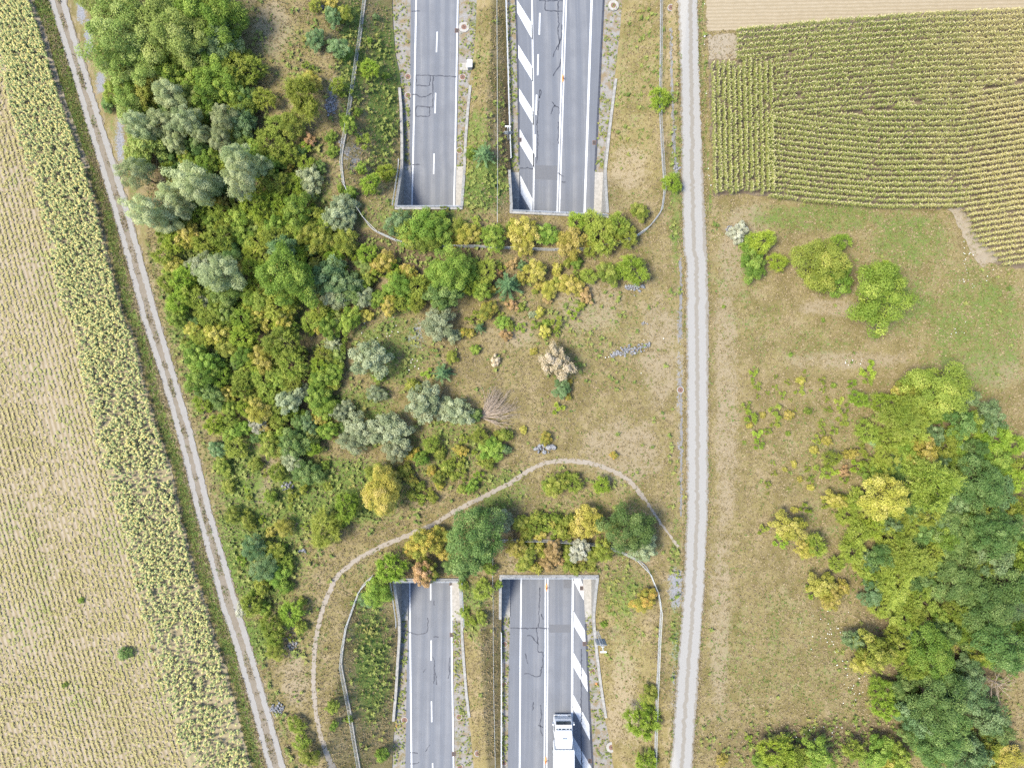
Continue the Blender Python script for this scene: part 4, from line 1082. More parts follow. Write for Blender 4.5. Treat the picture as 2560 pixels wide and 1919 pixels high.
def crown_blobs(R, hc, sz, nb, n, L, seed, br=(0.30, 0.46), spread=0.66, low=-0.25, asp=0.62, fill=0.25):
    r = np.random.default_rng(seed)
    d = rdir(nb * 6, r); d = d[d[:, 2] > low][:nb]
    # spread the blobs: simple repulsion
    for _ in range(25):
        df = d[:, None] - d[None]; ds = np.linalg.norm(df, axis=2) + np.eye(len(d))
        d = d + 0.05 * np.sum(df / ds[..., None] ** 3, 1); d /= np.linalg.norm(d, axis=1, keepdims=True)
        d[:, 2] = np.maximum(d[:, 2], low)
    C = d * spread * (0.72 + 0.45 * r.random((len(d), 1)))
    ph = r.random(3) * 6.28; az = np.arctan2(C[:, 1], C[:, 0])
    C[:, :2] *= (1 + 0.17 * np.sin(2 * az + ph[0]) + 0.13 * np.sin(3 * az + ph[1]) + 0.09 * np.sin(5 * az + ph[2]))[:, None]
    C = np.vstack([C, [[0, 0, 0.35]]]); nbk = len(C)
    rad = r.uniform(*br, nbk); rad[-1] = br[1]
    bt = r.random(nbk)
    k = r.choice(nbk, int(n * 2.2), p=rad ** 2 / np.sum(rad ** 2))
    u = rdir(len(k), r); out = C[k] / np.maximum(np.linalg.norm(C[k], axis=1, keepdims=True), 1e-6)
    u = u + 0.45 * out + np.array([0, 0, 0.35]); u /= np.linalg.norm(u, axis=1, keepdims=True)
    rr = np.where(r.random(len(k)) < fill, r.uniform(0.4, 0.95, len(k)), r.normal(0.98, 0.12, len(k)))
    du = u * (rad[k] * rr)[:, None]
    du = du + out * np.sum(du * out, 1, keepdims=True) * 0.45      # clumps stretched outward like branch ends
    p = C[k] + du
    dist = np.min(np.linalg.norm(p[:, None] - C[None], axis=2) / rad[None] + 10 * (np.arange(nbk)[None] == k[:, None]), 1)
    ok = dist > 0.76
    p, u, k = p[ok][:n], u[ok][:n], k[ok][:n]
    v = np.clip(0.6 * bt[k] + 0.4 * r.random(len(k)), 0, 1)
    nrm = u * 0.75 + np.array([0, 0, 0.75]) + r.normal(0, 0.5, p.shape)
    pos = p * np.array([R, R, sz]) + np.array([0, 0, hc])
    Ls = L * r.uniform(0.65, 1.35, len(p))
    V, F = quads(pos, nrm, r.normal(size=p.shape), Ls, Ls * asp, r)
    tips = C * np.array([R, R, sz]) + np.array([0, 0, hc])
    return V, F, np.repeat(v, 4), tips
def crown_feather(R, hc, sz, ncl, nbr, per, L, seed, asp=0.30, droop=0.25, low=-0.1):
    """crown of several branch fans, each branch a spray of slender leaves"""
    r = np.random.default_rng(seed)
    pos, nrm, tan, v, Ls, tips = [], [], [], [], [], []
    cd_ = rdir(ncl * 8, r); cd_ = cd_[cd_[:, 2] > low][:ncl]
    for _ in range(20):
        df = cd_[:, None] - cd_[None]; ds = np.linalg.norm(df, axis=2) + np.eye(len(cd_))
        cd_ = cd_ + 0.06 * np.sum(df / ds[..., None] ** 3, 1); cd_ /= np.linalg.norm(cd_, axis=1, keepdims=True); cd_[:, 2] = np.maximum(cd_[:, 2], low)
    ph = r.random(2) * 6.28
    for cdir in cd_:
        az = math.atan2(cdir[1], cdir[0]); lob = 1 + 0.2 * math.sin(2 * az + ph[0]) + 0.16 * math.sin(3 * az + ph[1])
        cen = cdir * 0.64 * lob * (0.8 + 0.4 * r.random()) if ncl > 1 else np.zeros(3)
        fr = (0.34 + 0.2 * r.random()) if ncl > 2 else 0.85
        bt0 = r.random()
        for _ in range(nbr):
            q = rdir(1, r)[0] + 0.65 * cdir + np.array([0, 0, 0.45]); q /= np.linalg.norm(q)
            ln = fr * (0.6 + 0.6 * r.random())
            st = (cen + q * 0.12 * fr) * np.array([R, R, sz]); en = (cen + q * ln) * np.array([R, R, sz])
            ts = np.linspace(0.12, 1.0, per) + r.normal(0, 0.02, per)
            P = st + (en - st) * ts[:, None]
            P[:, 2] += hc - droop * ln * R * ts ** 2 * (1 - abs(q[2]))
            ax = (en - st) / (np.linalg.norm(en - st) + 1e-9)
            side = np.cross(ax, np.array([0, 0, 1.0]) + r.normal(0, 0.25, 3)); side /= np.linalg.norm(side) + 1e-9
            upn = np.cross(side, ax); bt = 0.6 * bt0 + 0.4 * r.random()
            for s in (-1, 1):
                td = ax * 0.7 + side * s * (0.9 - 0.3 * ts[:, None]) + np.array([0, 0, -0.2]) + r.normal(0, 0.16, P.shape)
                td /= np.linalg.norm(td, axis=1, keepdims=True)
                l_ = L * (1.1 - 0.5 * ts) * r.uniform(0.75, 1.25, per)
                pos.append(P + td * l_[:, None] * 0.5); tan.append(td)
                nrm.append(upn * 0.6 + np.array([0, 0, 0.6]) + r.normal(0, 0.48, P.shape)); Ls.append(l_)
                v.append(np.clip(0.55 * bt + 0.32 * r.random(per) + 0.13 * ts, 0, 1))
        tips.append(cen * np.array([R, R, sz]) + np.array([0, 0, hc]))
    pos = np.vstack(pos); Ls = np.concatenate(Ls)
    V, F = quads(pos, np.vstack(nrm), np.vstack(tan), Ls, Ls * asp, r)
    return V, F, np.repeat(np.concatenate(v), 4), np.array(tips)
def crown_conifer(R, hgt, seed, whorls=9):
    r = np.random.default_rng(seed)
    pos, nrm, tan, v, Ls = [], [], [], [], []
    for wv in range(whorls):
        f = wv / (whorls - 1)
        rad = R * (1 - f * 0.92); z = 0.25 + f * (hgt - 0.25)
        nb = max(5, int(9 - 3 * f))
        for k in range(nb):
            a = 2 * math.pi * (k + r.random() * 0.6) / nb + wv
            rl = rad * r.uniform(0.75, 1.15)
            ax = np.array([math.cos(a), math.sin(a), 0.18 + 0.5 * f]); ax /= np.linalg.norm(ax)
            n = max(5, int(rl / 0.075))
            ts = np.linspace(0.08, 1, n)
            P = ax * (rl * ts)[:, None] + np.array([0, 0, z]); P[:, 2] -= 0.12 * rl * ts ** 2
            side = np.cross(ax, [0, 0, 1]); bt = r.random()
            for s in (-1, 1):
                td = ax * 0.7 + side * s * 0.75 + r.normal(0, 0.1, P.shape)
                l_ = 0.22 * r.uniform(0.7, 1.2, n)
                pos.append(P + td * l_[:, None] * 0.45); tan.append(td); nrm.append(np.array([0, 0, 1.0]) + r.normal(0, 0.35, P.shape)); Ls.append(l_)
                v.append(np.clip(0.5 * bt + 0.5 * r.random(n), 0, 1))
    pos = np.vstack(pos); Ls = np.concatenate(Ls)
    V, F = quads(pos, np.vstack(nrm), np.vstack(tan), Ls, Ls * 0.34, r)
    return V, F, np.repeat(np.concatenate(v), 4), np.zeros((0, 3))
def trunk_mesh(name, hc, R, tips, seed, thick=None):
    r = np.random.default_rng(seed)
    b = B(); th = thick or (0.035 * R + 0.03)
    lean = r.normal(0, 0.04 * R, 2)
    top = (lean[0], lean[1], hc * 1.05)
    b.tube([(0, 0, -0.15), (lean[0] * .3, lean[1] * .3, hc * .4), top], th * 1.2, 7, th * 0.45)
    for t_ in list(tips)[:14]:
        s0 = r.uniform(0.35, 0.85)
        st = Vector((lean[0] * s0, lean[1] * s0, hc * s0)); en = Vector(t_)
        md = st.lerp(en, 0.5) + Vector((0, 0, 0.08 * R))
        b.tube([st, md, en], th * 0.5, 5, th * 0.14, cap=False)
    return b.mesh(name, M['bark'])
PROTO = {}
def proto(key, res, hc, R):
    V, F, v, tips = res
    PROTO.setdefault(key, []).append((mesh_np('crown', V, F, [LM['grn']], fv=v), trunk_mesh('trunk', hc, R, tips, len(PROTO) * 7 + 3), R, hc))
for s in range(4):
    proto('pop', crown_blobs(2.0, 5.4, 2.9, 50, 9500, 0.135, 100 + s, (0.15, 0.32), 0.76, -0.75), 5.4, 2.0)
    proto('wil', crown_blobs(3.2, 5.2, 2.7, 58, 12500, 0.165, 200 + s, (0.14, 0.31), 0.82, -0.35), 5.2, 3.2)
    proto('big', crown_blobs(3.2, 3.9, 2.7, 56, 13000, 0.185, 300 + s, (0.14, 0.31), 0.84, -0.2), 3.9, 3.2)
    proto('mid', crown_blobs(1.7, 1.75, 1.35, 32, 5600, 0.145, 400 + s, (0.16, 0.34), 0.80, -0.25), 1.75, 1.7)
    proto('small', crown_blobs(0.85, 0.75, 0.7, 18, 1700, 0.12, 500 + s, (0.18, 0.38), 0.70, -0.3), 0.75, 0.85)
    proto('fbig', crown_feather(3.1, 3.9, 2.4, 30, 24, 8, 0.32, 600 + s), 3.9, 3.1)
    proto('fmid', crown_feather(1.7, 1.7, 1.4, 14, 24, 7, 0.25, 700 + s), 1.7, 1.7)
    proto('fsmall', crown_feather(0.75, 0.62, 0.6, 4, 16, 6, 0.21, 800 + s, 0.36), 0.62, 0.75)
for s in range(3):
    proto('con', crown_conifer(1.6, 2.6, 900 + s), 0.9, 1.6)
    proto('sparse', crown_blobs(1.7, 1.75, 1.35, 30, 5200, 0.15, 950 + s, (0.14, 0.30), 0.78, -0.3, 0.75, 0.4), 1.75, 1.7)
    proto('sparses', crown_blobs(0.9, 0.75, 0.7, 14, 1300, 0.13, 970 + s, (0.18, 0.34), 0.74, -0.3, 0.75, 0.4), 0.75, 0.9)

SHAPE = {'pop': ('pop',) * 3, 'wil': ('wil', 'mid', 'small'), 'sil': ('mid', 'mid', 'small'), 'tea': ('big', 'mid', 'small'), 'grn': ('big', 'mid', 'small'), 'drk': ('big', 'mid', 'small'),
         'ash': ('fbig', 'fmid', 'fsmall'), 'bri': ('fbig', 'fmid', 'fsmall'), 'oli': ('big', 'mid', 'small'), 'yel': ('big', 'mid', 'small'), 'org': ('mid', 'mid', 'small'),
         'brn': ('sparse', 'sparse', 'sparses'), 'pal': ('sparse', 'sparse', 'sparses'), 'con': ('con',) * 3, 'twg': ('sparse', 'sparse', 'sparses')}
LOOK = {'pop': ('poplar_tree', 'silver-green', 'poplar'), 'wil': ('willow_tree', 'olive-green', 'willow'), 'sil': ('silver_shrub', 'pale silvery', 'shrub'), 'tea': ('broadleaf_shrub', 'blue-green', 'shrub'),
        'grn': ('broadleaf_shrub', 'mid-green', 'shrub'), 'drk': ('broadleaf_tree', 'dark green', 'tree'), 'ash': ('ash_shrub', 'feathery yellow-green', 'shrub'), 'bri': ('ash_shrub', 'feathery bright green', 'shrub'),
        'oli': ('broadleaf_shrub', 'olive', 'shrub'), 'yel': ('autumn_shrub', 'yellowing', 'shrub'), 'org': ('autumn_shrub', 'orange-tinged', 'shrub'), 'brn': ('autumn_shrub', 'russet', 'shrub'),
        'pal': ('dry_shrub', 'pale dried-out', 'shrub'), 'con': ('conifer', 'dark needled', 'conifer'), 'twg': ('dry_shrub', 'grey twiggy', 'shrub')}
VEG = {
1: 'wil 760 230 190;wil 690 70 120;wil 890 60 150;wil 1080 210 165;grn 1100 80 130;wil 1230 290 140;wil 1180 130 120;grn 1330 60 160;grn 1450 170 140;tea 1390 270 130;grn 1490 300 80;wil 830 410 140;ash 680 330 65;yel 1050 385 60;grn 1130 480 100;tea 1060 500 85;grn 1240 540 95;grn 1390 480 120;ash 1520 470 100;ash 1630 470 85;oli 1600 390 50;grn 1340 620 95;wil 1230 630 80;grn 1450 590 90;oli 960 600 100;grn 740 590 72;drk 690 670 45;wil 850 690 95;pop 1075 600 85;pop 1010 780 85;pop 900 820 85;pop 1195 770 88;pop 1430 760 75;pop 1310 870 52;pop 1410 890 68;pop 1110 910 66;wil 960 940 110;tea 1570 800 85;grn 1560 700 85;ash 1700 640 72;ash 1960 640 120;yel 2010 530 60;ash 1980 440 38;ash 2170 560 52;tea 2030 255 62;tea 2170 310 62;tea 2140 110 55;oli 2030 40 42;yel 2120 20 45;ash 1740 930 100;ash 1780 800 75;oli 1900 790 85;brn 1990 910 45;grn 2130 880 40;grn 2140 970 40;bri 1970 940 42;pop 880 1110 88;pop 1230 1150 125;pop 1310 1240 90;pop 1080 1250 95;pop 1180 1340 65;pop 960 1370 105;pop 1060 1420 75;pop 1540 1040 95;pop 1570 1160 100;pop 1690 1080 58;twg 1540 1220 58;grn 1340 1040 75;drk 1400 1200 62;ash 1790 1180 85;sil 1990 1150 80;drk 2060 1080 40;bri 1280 1350 75;yel 1430 1310 48;bri 1660 1330 100;bri 1780 1300 72;grn 1530 1400 82;ash 1470 1440 58;ash 1700 1410 66;grn 1920 1370 100;sil 2170 1380 90;bri 1130 1560 75;ash 1060 1510 62;yel 1210 1520 82;ash 1330 1570 78;ash 1440 1530 85;grn 1550 1500 78;ash 1650 1560 78;ash 1780 1530 74;ash 1890 1500 82;tea 1830 1610 82;oli 1990 1500 74;oli 2080 1560 80;bri 700 20 60;grn 980 540 70;drk 1300 720 60;drk 1270 950 70;oli 1200 990 60;yel 1300 700 40;oli 860 980 60',
2: 'bri 190 445 62;grn 110 725 26;grn 45 790 55;ash 155 905 48;grn 140 1085 36;bri 200 1185 66;bri 295 1105 56;grn 8 1220 28;grn 70 1240 46;con 925 990 80;grn 850 985 42;bri 2055 640 74;oli 1925 1360 56;bri 2130 1180 62;tea 380 1440 85;grn 500 1470 105;oli 450 1520 75;grn 600 1430 85;grn 640 1500 85;oli 560 1545 75;ash 670 1345 28;oli 760 1480 65;yel 830 1505 66;ash 870 1450 50;grn 990 1535 80;org 740 1565 32;ash 1120 1470 52;yel 1180 1490 92;yel 1170 1565 72;grn 1330 1510 74;bri 1520 1425 62;yel 1490 1555 92;ash 1620 1425 76;ash 1680 1520 105;ash 1790 1450 76;ash 1840 1515 76;ash 1620 1590 56;brn 1740 1535 56;sil 30 1330 75;sil 40 1430 66;oli 40 1550 72;grn 30 340 45;oli 20 100 55;ash 20 580 46;grn 300 490 26;tea 230 110 22;grn 190 260 20',
4: 'bri 1190 150 78;yel 1130 60 66;sil 1300 60 85;pop 1400 110 120;grn 1530 180 66;wil 1440 220 100;ash 1260 270 76;bri 1160 310 76;grn 1870 130 160;bri 1700 100 76;grn 1700 280 86;ash 1800 320 110;tea 2110 130 110;sil 2150 260 85;ash 2060 360 76;ash 1990 420 58;sil 1330 290 48;ash 1350 400 76;yel 1240 470 52;ash 1300 520 66;yel 1400 500 74;bri 1560 420 86;bri 1570 520 84;oli 1470 580 76;yel 1840 400 64;yel 1680 380 56;ash 1830 560 112;ash 1770 640 66;yel 1700 670 74;ash 1880 700 105;grn 1560 640 66;grn 1260 640 84;grn 1350 700 76;grn 1300 790 92;bri 1430 780 64;yel 1510 760 28;ash 1700 790 84;grn 1800 800 66;drk 1370 880 76;yel 1460 880 54;ash 1560 850 66;sil 1860 930 84;sil 1940 870 54;ash 1730 900 64;sil 2140 560 56;sil 2190 1010 54;bri 1390 1080 66;grn 1500 1130 64;twg 1660 1080 64;ash 1510 1230 74;tea 1400 1240 54;oli 1750 1220 74;drk 1900 1200 92;bri 2020 1230 52;sil 1880 1290 72;drk 1970 1390 88;ash 1790 1390 62;grn 1740 1540 44;oli 1640 1340 46;grn 2080 770 74;ash 2120 830 54;grn 2050 920 84;oli 1430 1350 54;oli 1470 1480 50;ash 1120 430 30;oli 1210 560 34;oli 1620 930 60;grn 2100 980 70;grn 2110 1120 60;tea 1990 1080 60;bri 1640 200 60',
5: 'sil 150 270 66;tea 30 200 92;grn 60 420 74;oli 180 150 46;grn 380 200 74;ash 500 200 74;ash 490 310 54;grn 700 90 130;drk 690 230 112;ash 930 110 84;grn 830 90 70;con 1080 190 105;tea 1170 60 32;yel 1260 100 66;yel 1355 210 56;yel 1480 180 72;brn 1580 255 48;ash 1600 130 54;oli 1730 110 74;bri 1880 90 100;sil 630 430 98;sil 730 515 46;org 955 345 54;org 800 490 34;ash 840 405 28;con 900 460 42;grn 1040 425 46;ash 1160 460 34;ash 1400 430 44;bri 1500 370 38;ash 1390 490 24;sil 1240 375 28;pal 1390 685 104;tea 1425 855 56;org 1475 815 24;org 1465 905 24;bri 1400 975 36;yel 1245 610 26;sil 210 660 115;bri 560 755 32;con 660 750 72;sil 235 885 56;sil 540 940 110;sil 640 970 60;sil 750 1000 94;drk 870 1020 48;sil 330 1120 115;sil 130 1110 95;sil 40 990 56;sil 80 1200 70;sil 370 1240 80;drk 20 1100 36;ash 590 1210 54;ash 900 1160 54;grn 980 1240 74;oli 1060 1150 46;tea 1060 1240 36;yel 1180 1115 26;org 1325 1175 42;org 1760 1280 26;oli 1390 1470 72;ash 1500 1460 64;bri 1445 1410 32;grn 1330 1480 36;bri 1680 1470 56;yel 270 1500 120;oli 250 1420 80;yel 330 1440 70;bri 50 1600 82;ash 780 1345 36;bri 890 1410 34;grn 250 780 40;oli 470 830 50;grn 870 600 36;pal 1000 670 36;oli 720 650 40;grn 520 1300 50;oli 420 1380 50;grn 850 1480 44;oli 950 1330 44;oli 640 1420 44',
6: 'bri 620 40 62;grn 470 50 90;oli 890 60 155;grn 1000 150 100;grn 1250 260 175;bri 1310 110 90;bri 1200 350 72;oli 1660 850 185;oli 1500 890 105;ash 1550 980 112;ash 1400 1030 150;bri 1300 940 74;yel 1420 870 54;ash 1480 1090 120;ash 1200 1130 84;tea 1600 1150 70;drk 1770 1070 92;tea 1950 1030 100;bri 2020 1160 120;bri 2140 1210 74;yel 1540 1260 92;ash 1330 1280 84;ash 1560 1450 175;ash 1300 1380 74;yel 1250 1530 135;grn 1800 1310 74;drk 1900 1450 155;grn 2050 1320 112;bri 2150 1450 102;tea 2000 1510 112;tea 1800 1570 92;bri 465 760 30;ash 495 835 32;ash 690 810 20;ash 615 775 15;yel 775 800 28;ash 770 865 30;ash 910 800 25;ash 915 860 20;ash 655 890 24;bri 565 880 14;ash 500 900 14;ash 615 840 18;bri 840 865 12;ash 710 925 12;ash 940 920 20;ash 955 990 25;grn 815 995 24;yel 535 1020 22;bri 460 1030 46;ash 615 1000 46;yel 700 1020 34;ash 615 1075 28;ash 425 960 30;bri 495 1150 36;bri 510 1210 34;bri 560 1125 24;grn 695 1140 18;ash 910 1080 28;ash 985 1120 28;ash 910 1130 20;yel 945 1185 34;ash 870 1180 28;yel 865 1245 30;ash 1050 990 34;ash 1055 1060 40;bri 1130 920 58;ash 1020 940 34;bri 1210 735 50;ash 1210 790 38;ash 960 1300 56;ash 910 1380 44;bri 980 1390 38;yel 735 1335 22;yel 675 1370 18;ash 600 1330 14;ash 605 1395 18;ash 820 1370 22;ash 835 1435 25;yel 840 1485 24;yel 770 1430 20;ash 560 1465 22;ash 562 1525 12;ash 698 1495 12;yel 1085 1270 40;bri 1130 1350 44;brn 1050 1380 34;ash 1060 1430 34;bri 800 1620 34;yel 735 1630 24;yel 980 1560 58;ash 940 1590 34;bri 800 740 14;grn 985 830 18;grn 710 635 14;bri 410 1195 12;ash 1150 1240 40;ash 1190 1310 46;bri 1100 820 30;yel 450 1090 20;ash 740 990 14;grn 280 325 12;grn 920 410 14',
7: 'oli 1500 20 52;oli 1600 60 50;tea 1640 220 72;oli 1750 260 66;tea 1700 360 82;grn 1790 400 66;ash 1620 600 70;ash 1760 720 82;bri 1870 650 82;ash 1780 800 54;yel 1740 130 36;yel 1830 100 54;ash 2080 110 115;bri 2180 50 56;ash 1840 330 52;oli 1780 900 54;drk 800 910 44;ash 1900 1370 56;ash 1940 1470 54;oli 1990 1560 56;grn 2150 1370 28;oli 2140 1250 44;twg 1560 630 52;grn 1690 620 50;oli 1930 740 44;grn 520 570 20;grn 420 1110 18;bri 1560 300 36;oli 1690 480 50;grn 1840 480 46',
8: 'drk 870 170 175;sil 1050 60 66;drk 870 300 66;org 550 190 92;org 640 160 62;org 460 240 54;bri 330 350 95;brn 540 390 76;oli 560 370 72;yel 660 270 46;drk 720 350 54;drk 790 395 44;grn 240 520 84;tea 180 560 54;ash 920 500 64;grn 960 360 46;grn 790 470 36;grn 800 640 36;ash 840 690 46;oli 910 680 40;grn 1020 500 28;yel 1590 70 95;yel 1510 120 44;drk 1850 100 140;sil 1940 220 84;yel 1760 105 44;ash 1250 100 52;ash 1370 120 44;oli 1160 70 54;yel 1130 230 62;oli 1200 285 66;yel 1240 355 36;brn 1370 250 62;brn 1340 330 54;twg 1540 250 70;oli 1630 280 54;oli 1690 240 62;oli 1460 350 36;org 1960 570 74;bri 1940 1340 112;oli 1990 1170 54;bri 1970 1600 74;grn 1700 720 22;grn 60 1330 24;grn 270 1560 44;oli 1450 60 44;oli 1560 350 30',
9: 'yel 680 90 92;bri 650 190 46;ash 530 110 32;yel 790 230 54;ash 860 210 74;yel 900 470 84;yel 960 540 64;bri 850 500 46;yel 1040 480 46;ash 1000 330 54;ash 1130 130 84;ash 1100 250 92;bri 1250 100 92;ash 1380 180 120;ash 1500 90 102;ash 1470 300 145;ash 1400 450 145;ash 1550 560 120;ash 1330 620 102;ash 1450 700 92;tea 1230 520 82;tea 1100 810 62;oli 1220 870 110;yel 1150 950 62;drk 1770 150 140;tea 1700 60 92;drk 1950 120 130;drk 2100 100 102;drk 1800 420 150;tea 1990 300 120;drk 2080 440 120;drk 1960 610 155;tea 2130 650 102;drk 2000 830 145;tea 2130 900 102;grn 1580 880 145;ash 1480 970 92;drk 1680 960 74;tea 1830 990 84;drk 1620 1180 165;tea 1800 1160 135;tea 1500 1300 112;drk 1720 1350 165;tea 1930 1290 112;drk 2030 1410 102;drk 1620 1480 130;tea 1820 1540 120;yel 2090 1570 102;bri 1300 1250 82;bri 1290 1130 72;bri 620 1550 112;ash 720 1600 102;grn 860 1540 102;ash 1100 1510 62;grn 1260 1560 102;grn 1400 1570 82;yel 1330 1620 66;grn 520 1620 56;yel 270 1590 38;bri 440 1455 24;oli 1970 1640 70;grn 2180 300 90;grn 2190 760 90',
3: 'twg 370 1500 62;bri 520 1560 84;grn 420 1560 50;bri 1030 1560 60',
}
ORD = ['first', 'second', 'third', 'fourth', 'fifth', 'sixth', 'seventh', 'eighth', 'ninth', 'tenth', 'eleventh', 'twelfth', 'thirteenth', 'fourteenth', 'fifteenth', 'sixteenth', 'seventeenth', 'eighteenth', 'nineteenth', 'twentieth'] + \
      ['twenty-' + o for o in ('first', 'second', 'third', 'fourth', 'fifth', 'sixth', 'seventh', 'eighth', 'ninth')] + ['thirtieth'] + ['thirty-' + o for o in ('first', 'second', 'third', 'fourth', 'fifth', 'sixth', 'seventh', 'eighth', 'ninth')] + ['fortieth'] + ['forty-' + o for o in ('first', 'second', 'third', 'fourth', 'fifth', 'sixth', 'seventh', 'eighth', 'ninth')]
def zone(px, py):
    if px > 1760:
        if py < 720: return 'beside the maize field', 'bushes in the meadow below the maize'
        if px < 2130 and py < 1330 : return 'in the dry meadow beside the grove', 'young plants beside the grove'
        for lim, wd in ((1120, 'upper'), (1330, 'upper middle'), (1560, 'lower middle'), (9999, 'lower')):
            if py < lim: return 'in the %s grove' % wd, 'grove beside the gravel road'
    if px < 880 - max(0, (py - 1300)) * 0.1 and py < 1320: 
        for lim, wd in ((210, 'topmost'), (400, 'upper'), (560, 'upper middle'), (720, 'middle'), (880, 'lower middle'), (1060, 'lower'), (9999, 'lowest')):
            if py < lim: return 'in the %s lane thicket' % wd, 'thicket beside the farm lane'
    if px < 880: return 'between the farm lane and the footpath', 'bushes between lane and footpath'
    if py < 500: return 'on the northern road banks', 'bushes on the road banks'
    if py < 655: return 'along the northern curved fence', 'shrub row along the northern fence'
    if py < 1285: return 'on the open overpass meadow', 'bushes on the overpass meadow'
    if py < 1480: return 'around the southern tunnel mouths', 'bushes around the southern tunnel mouths'
    return 'on the southern road banks', 'bushes on the road banks'
PL = []
for n, s in VEG.items():
    for e in s.split(';'):
        k, x, y, r = e.split(); px, py = T(n, float(x), float(y)); PL.append((k, px, py, float(r) * 0.38879))
# plants that close the gaps of the thicket and the grove
def fill(poly, n, kinds, r0, r1, cover):
    P_ = np.array(poly); lo, hi = P_.min(0), P_.max(0); k = 0
    rr = random.Random(int(lo[0] * 3 + hi[1]))
    for _ in range(n * 60):
        x_, y_ = rr.uniform(lo[0], hi[0]), rr.uniform(lo[1], hi[1])
        if not inside(P_, np.array([x_]), np.array([y_]))[0]: continue
        r_ = rr.uniform(r0, r1)
        if any((x_ - a) ** 2 + (y_ - b) ** 2 < (cover * (c_ + r_)) ** 2 for _, a, b, c_ in PL): continue
        PL.append((rr.choice(kinds), x_, y_, r_)); k += 1
        if k >= n: break
fill([T(1, 620, 0), T(1, 700, 480), T(1, 800, 700), T(1, 870, 1000), T(1, 1000, 1300), T(1, 1030, 1646), T(4, 1110, 300), T(4, 1180, 600), T(4, 1270, 900), T(4, 1370, 1150), T(4, 1560, 1200), T(4, 1800, 1200), T(4, 2000, 1300), T(4, 2150, 1000), T(5, 40, 560), T(5, 200, 330), T(5, 420, 330), T(5, 900, 250), T(5, 1000, 30), T(5, 300, 30), T(2, 20, 1500), T(1, 2050, 1250), T(1, 1980, 1000), T(1, 1650, 800), T(1, 1550, 500), T(1, 1530, 250), T(1, 1500, 0)], 230, ['grn', 'ash', 'bri', 'bri', 'drk', 'grn', 'wil', 'ash', 'grn', 'ash', 'yel'], 15, 29, 0.42)
fill([T(7, 1560, 120), T(7, 1620, 520), T(7, 1700, 880), T(7, 1930, 880), T(7, 1960, 500), T(7, 2000, 200), T(5, 100, 1550), T(5, 420, 1330), T(4, 1500, 1300), T(4, 1400, 1330)], 20, ['oli', 'grn', 'ash', 'oli', 'bri'], 8, 16, 0.6)
fill([T(5, 420, 1300), T(5, 640, 1150), T(5, 1080, 1130), T(5, 1060, 1330), T(5, 880, 1500), T(5, 500, 1600), T(5, 430, 1480)], 22, ['oli', 'grn', 'ash', 'oli', 'org'], 9, 18, 0.6)
fill([T(6, 1300, 960), T(6, 1600, 760), T(6, 1850, 950), T(6, 2200, 1150), T(9, 2200, 950), T(9, 1950, 950), T(9, 1880, 1250), T(9, 1950, 1500), T(9, 1900, 1640), T(9, 1600, 1640), T(9, 1380, 1280), T(9, 1280, 1050), T(9, 1400, 800), T(9, 1180, 480), T(9, 1050, 100), T(6, 1180, 1400)], 110, ['ash', 'grn', 'drk', 'drk', 'ash', 'tea'], 17, 34, 0.45)
fill([T(8, 1130, 30), T(8, 1500, 30), T(8, 1560, 160), T(8, 1130, 160)], 10, ['oli', 'ash', 'grn', 'yel'], 11, 18, 0.6)
fill([T(8, 1080, 200), T(8, 1700, 230), T(8, 1640, 380), T(8, 1180, 380)], 12, ['oli', 'yel', 'brn', 'oli'], 10, 17, 0.6)
fill([T(5, 1000, 30), T(5, 1680, 40), T(5, 1560, 330), T(5, 1330, 520), T(5, 1050, 520), T(5, 780, 560), T(5, 900, 280)], 26, ['oli', 'ash', 'brn', 'yel', 'grn'], 8, 17, 0.62)
plants = []
for k, px, py, rp_ in PL:
    if px > 2000 and py > 880 and rp_ > 30: rp_ *= 0.93
    rw = rp_ / 19.0
    tier = 0 if rw > 2.3 else (1 if rw > 1.05 else 2)
    key = SHAPE[k][tier]
    crown, trunk, R0, hc0 = PROTO[key][random.randrange(len(PROTO[key]))]
    Rw = rw
    for _ in range(4):
        s = Rw / R0 * 0.99
        x, y, z = G((px, py), hc0 * s)
        Rw = rp_ / FPX * (CAM_Z - z - hc0 * s)
    s = Rw / R0 * 0.99
    nm, look, noun = LOOK[k]
    zn, grp = zone(px, py)
    small = rw < 0.62
    if small and noun == 'shrub': nm, noun = ('sapling', 'sapling')
    if noun in ('shrub',) and rw > 2.2: noun = 'tree'; nm = nm.replace('shrub', 'tree')
    size = 'big' if rw > 2.2 else ('small' if rw < 0.9 and not small else '')
    plants.append([nm, size, look, noun, zn, grp, x, y, z, s, crown, trunk, k, px, py])
# plants stand on the banks and the deck, never on the carriageways: nudge stems off the road edge
from collections import defaultdict
byk = defaultdict(list)
for p in plants: byk[(p[1], p[2], p[3], p[4])].append(p)
for key, lst in byk.items():
    lst.sort(key=lambda p: p[14])
    base = ' '.join(q for q in key[:3] if q) + ' ' + key[3]
    base = ' '.join([q for q in (key[0], key[1], key[2], key[3]) if q])
    for i, p in enumerate(lst):
        if len(lst) == 1: p.append(base)
        elif len(lst) == 2: p.append(base + (', the upper of two' if i == 0 else ', the lower of two'))
        else: p.append(base + (', topmost' if i == 0 else (', lowest' if i == len(lst) - 1 else ', ' + ORD[i] + ' from top')))
def on_road(x, y):
    if YS_R < y < YN_R: return False
    for la, lb, yn, ys_ in ((L1, L2, YN_L, YS_L), (L3, L4, YN_R, YS_R)):
        if (y > yn or y < ys_) and la(y) - 0.4 < x < lb(y) + 0.4:
            return True
    return False
n_plants = 0
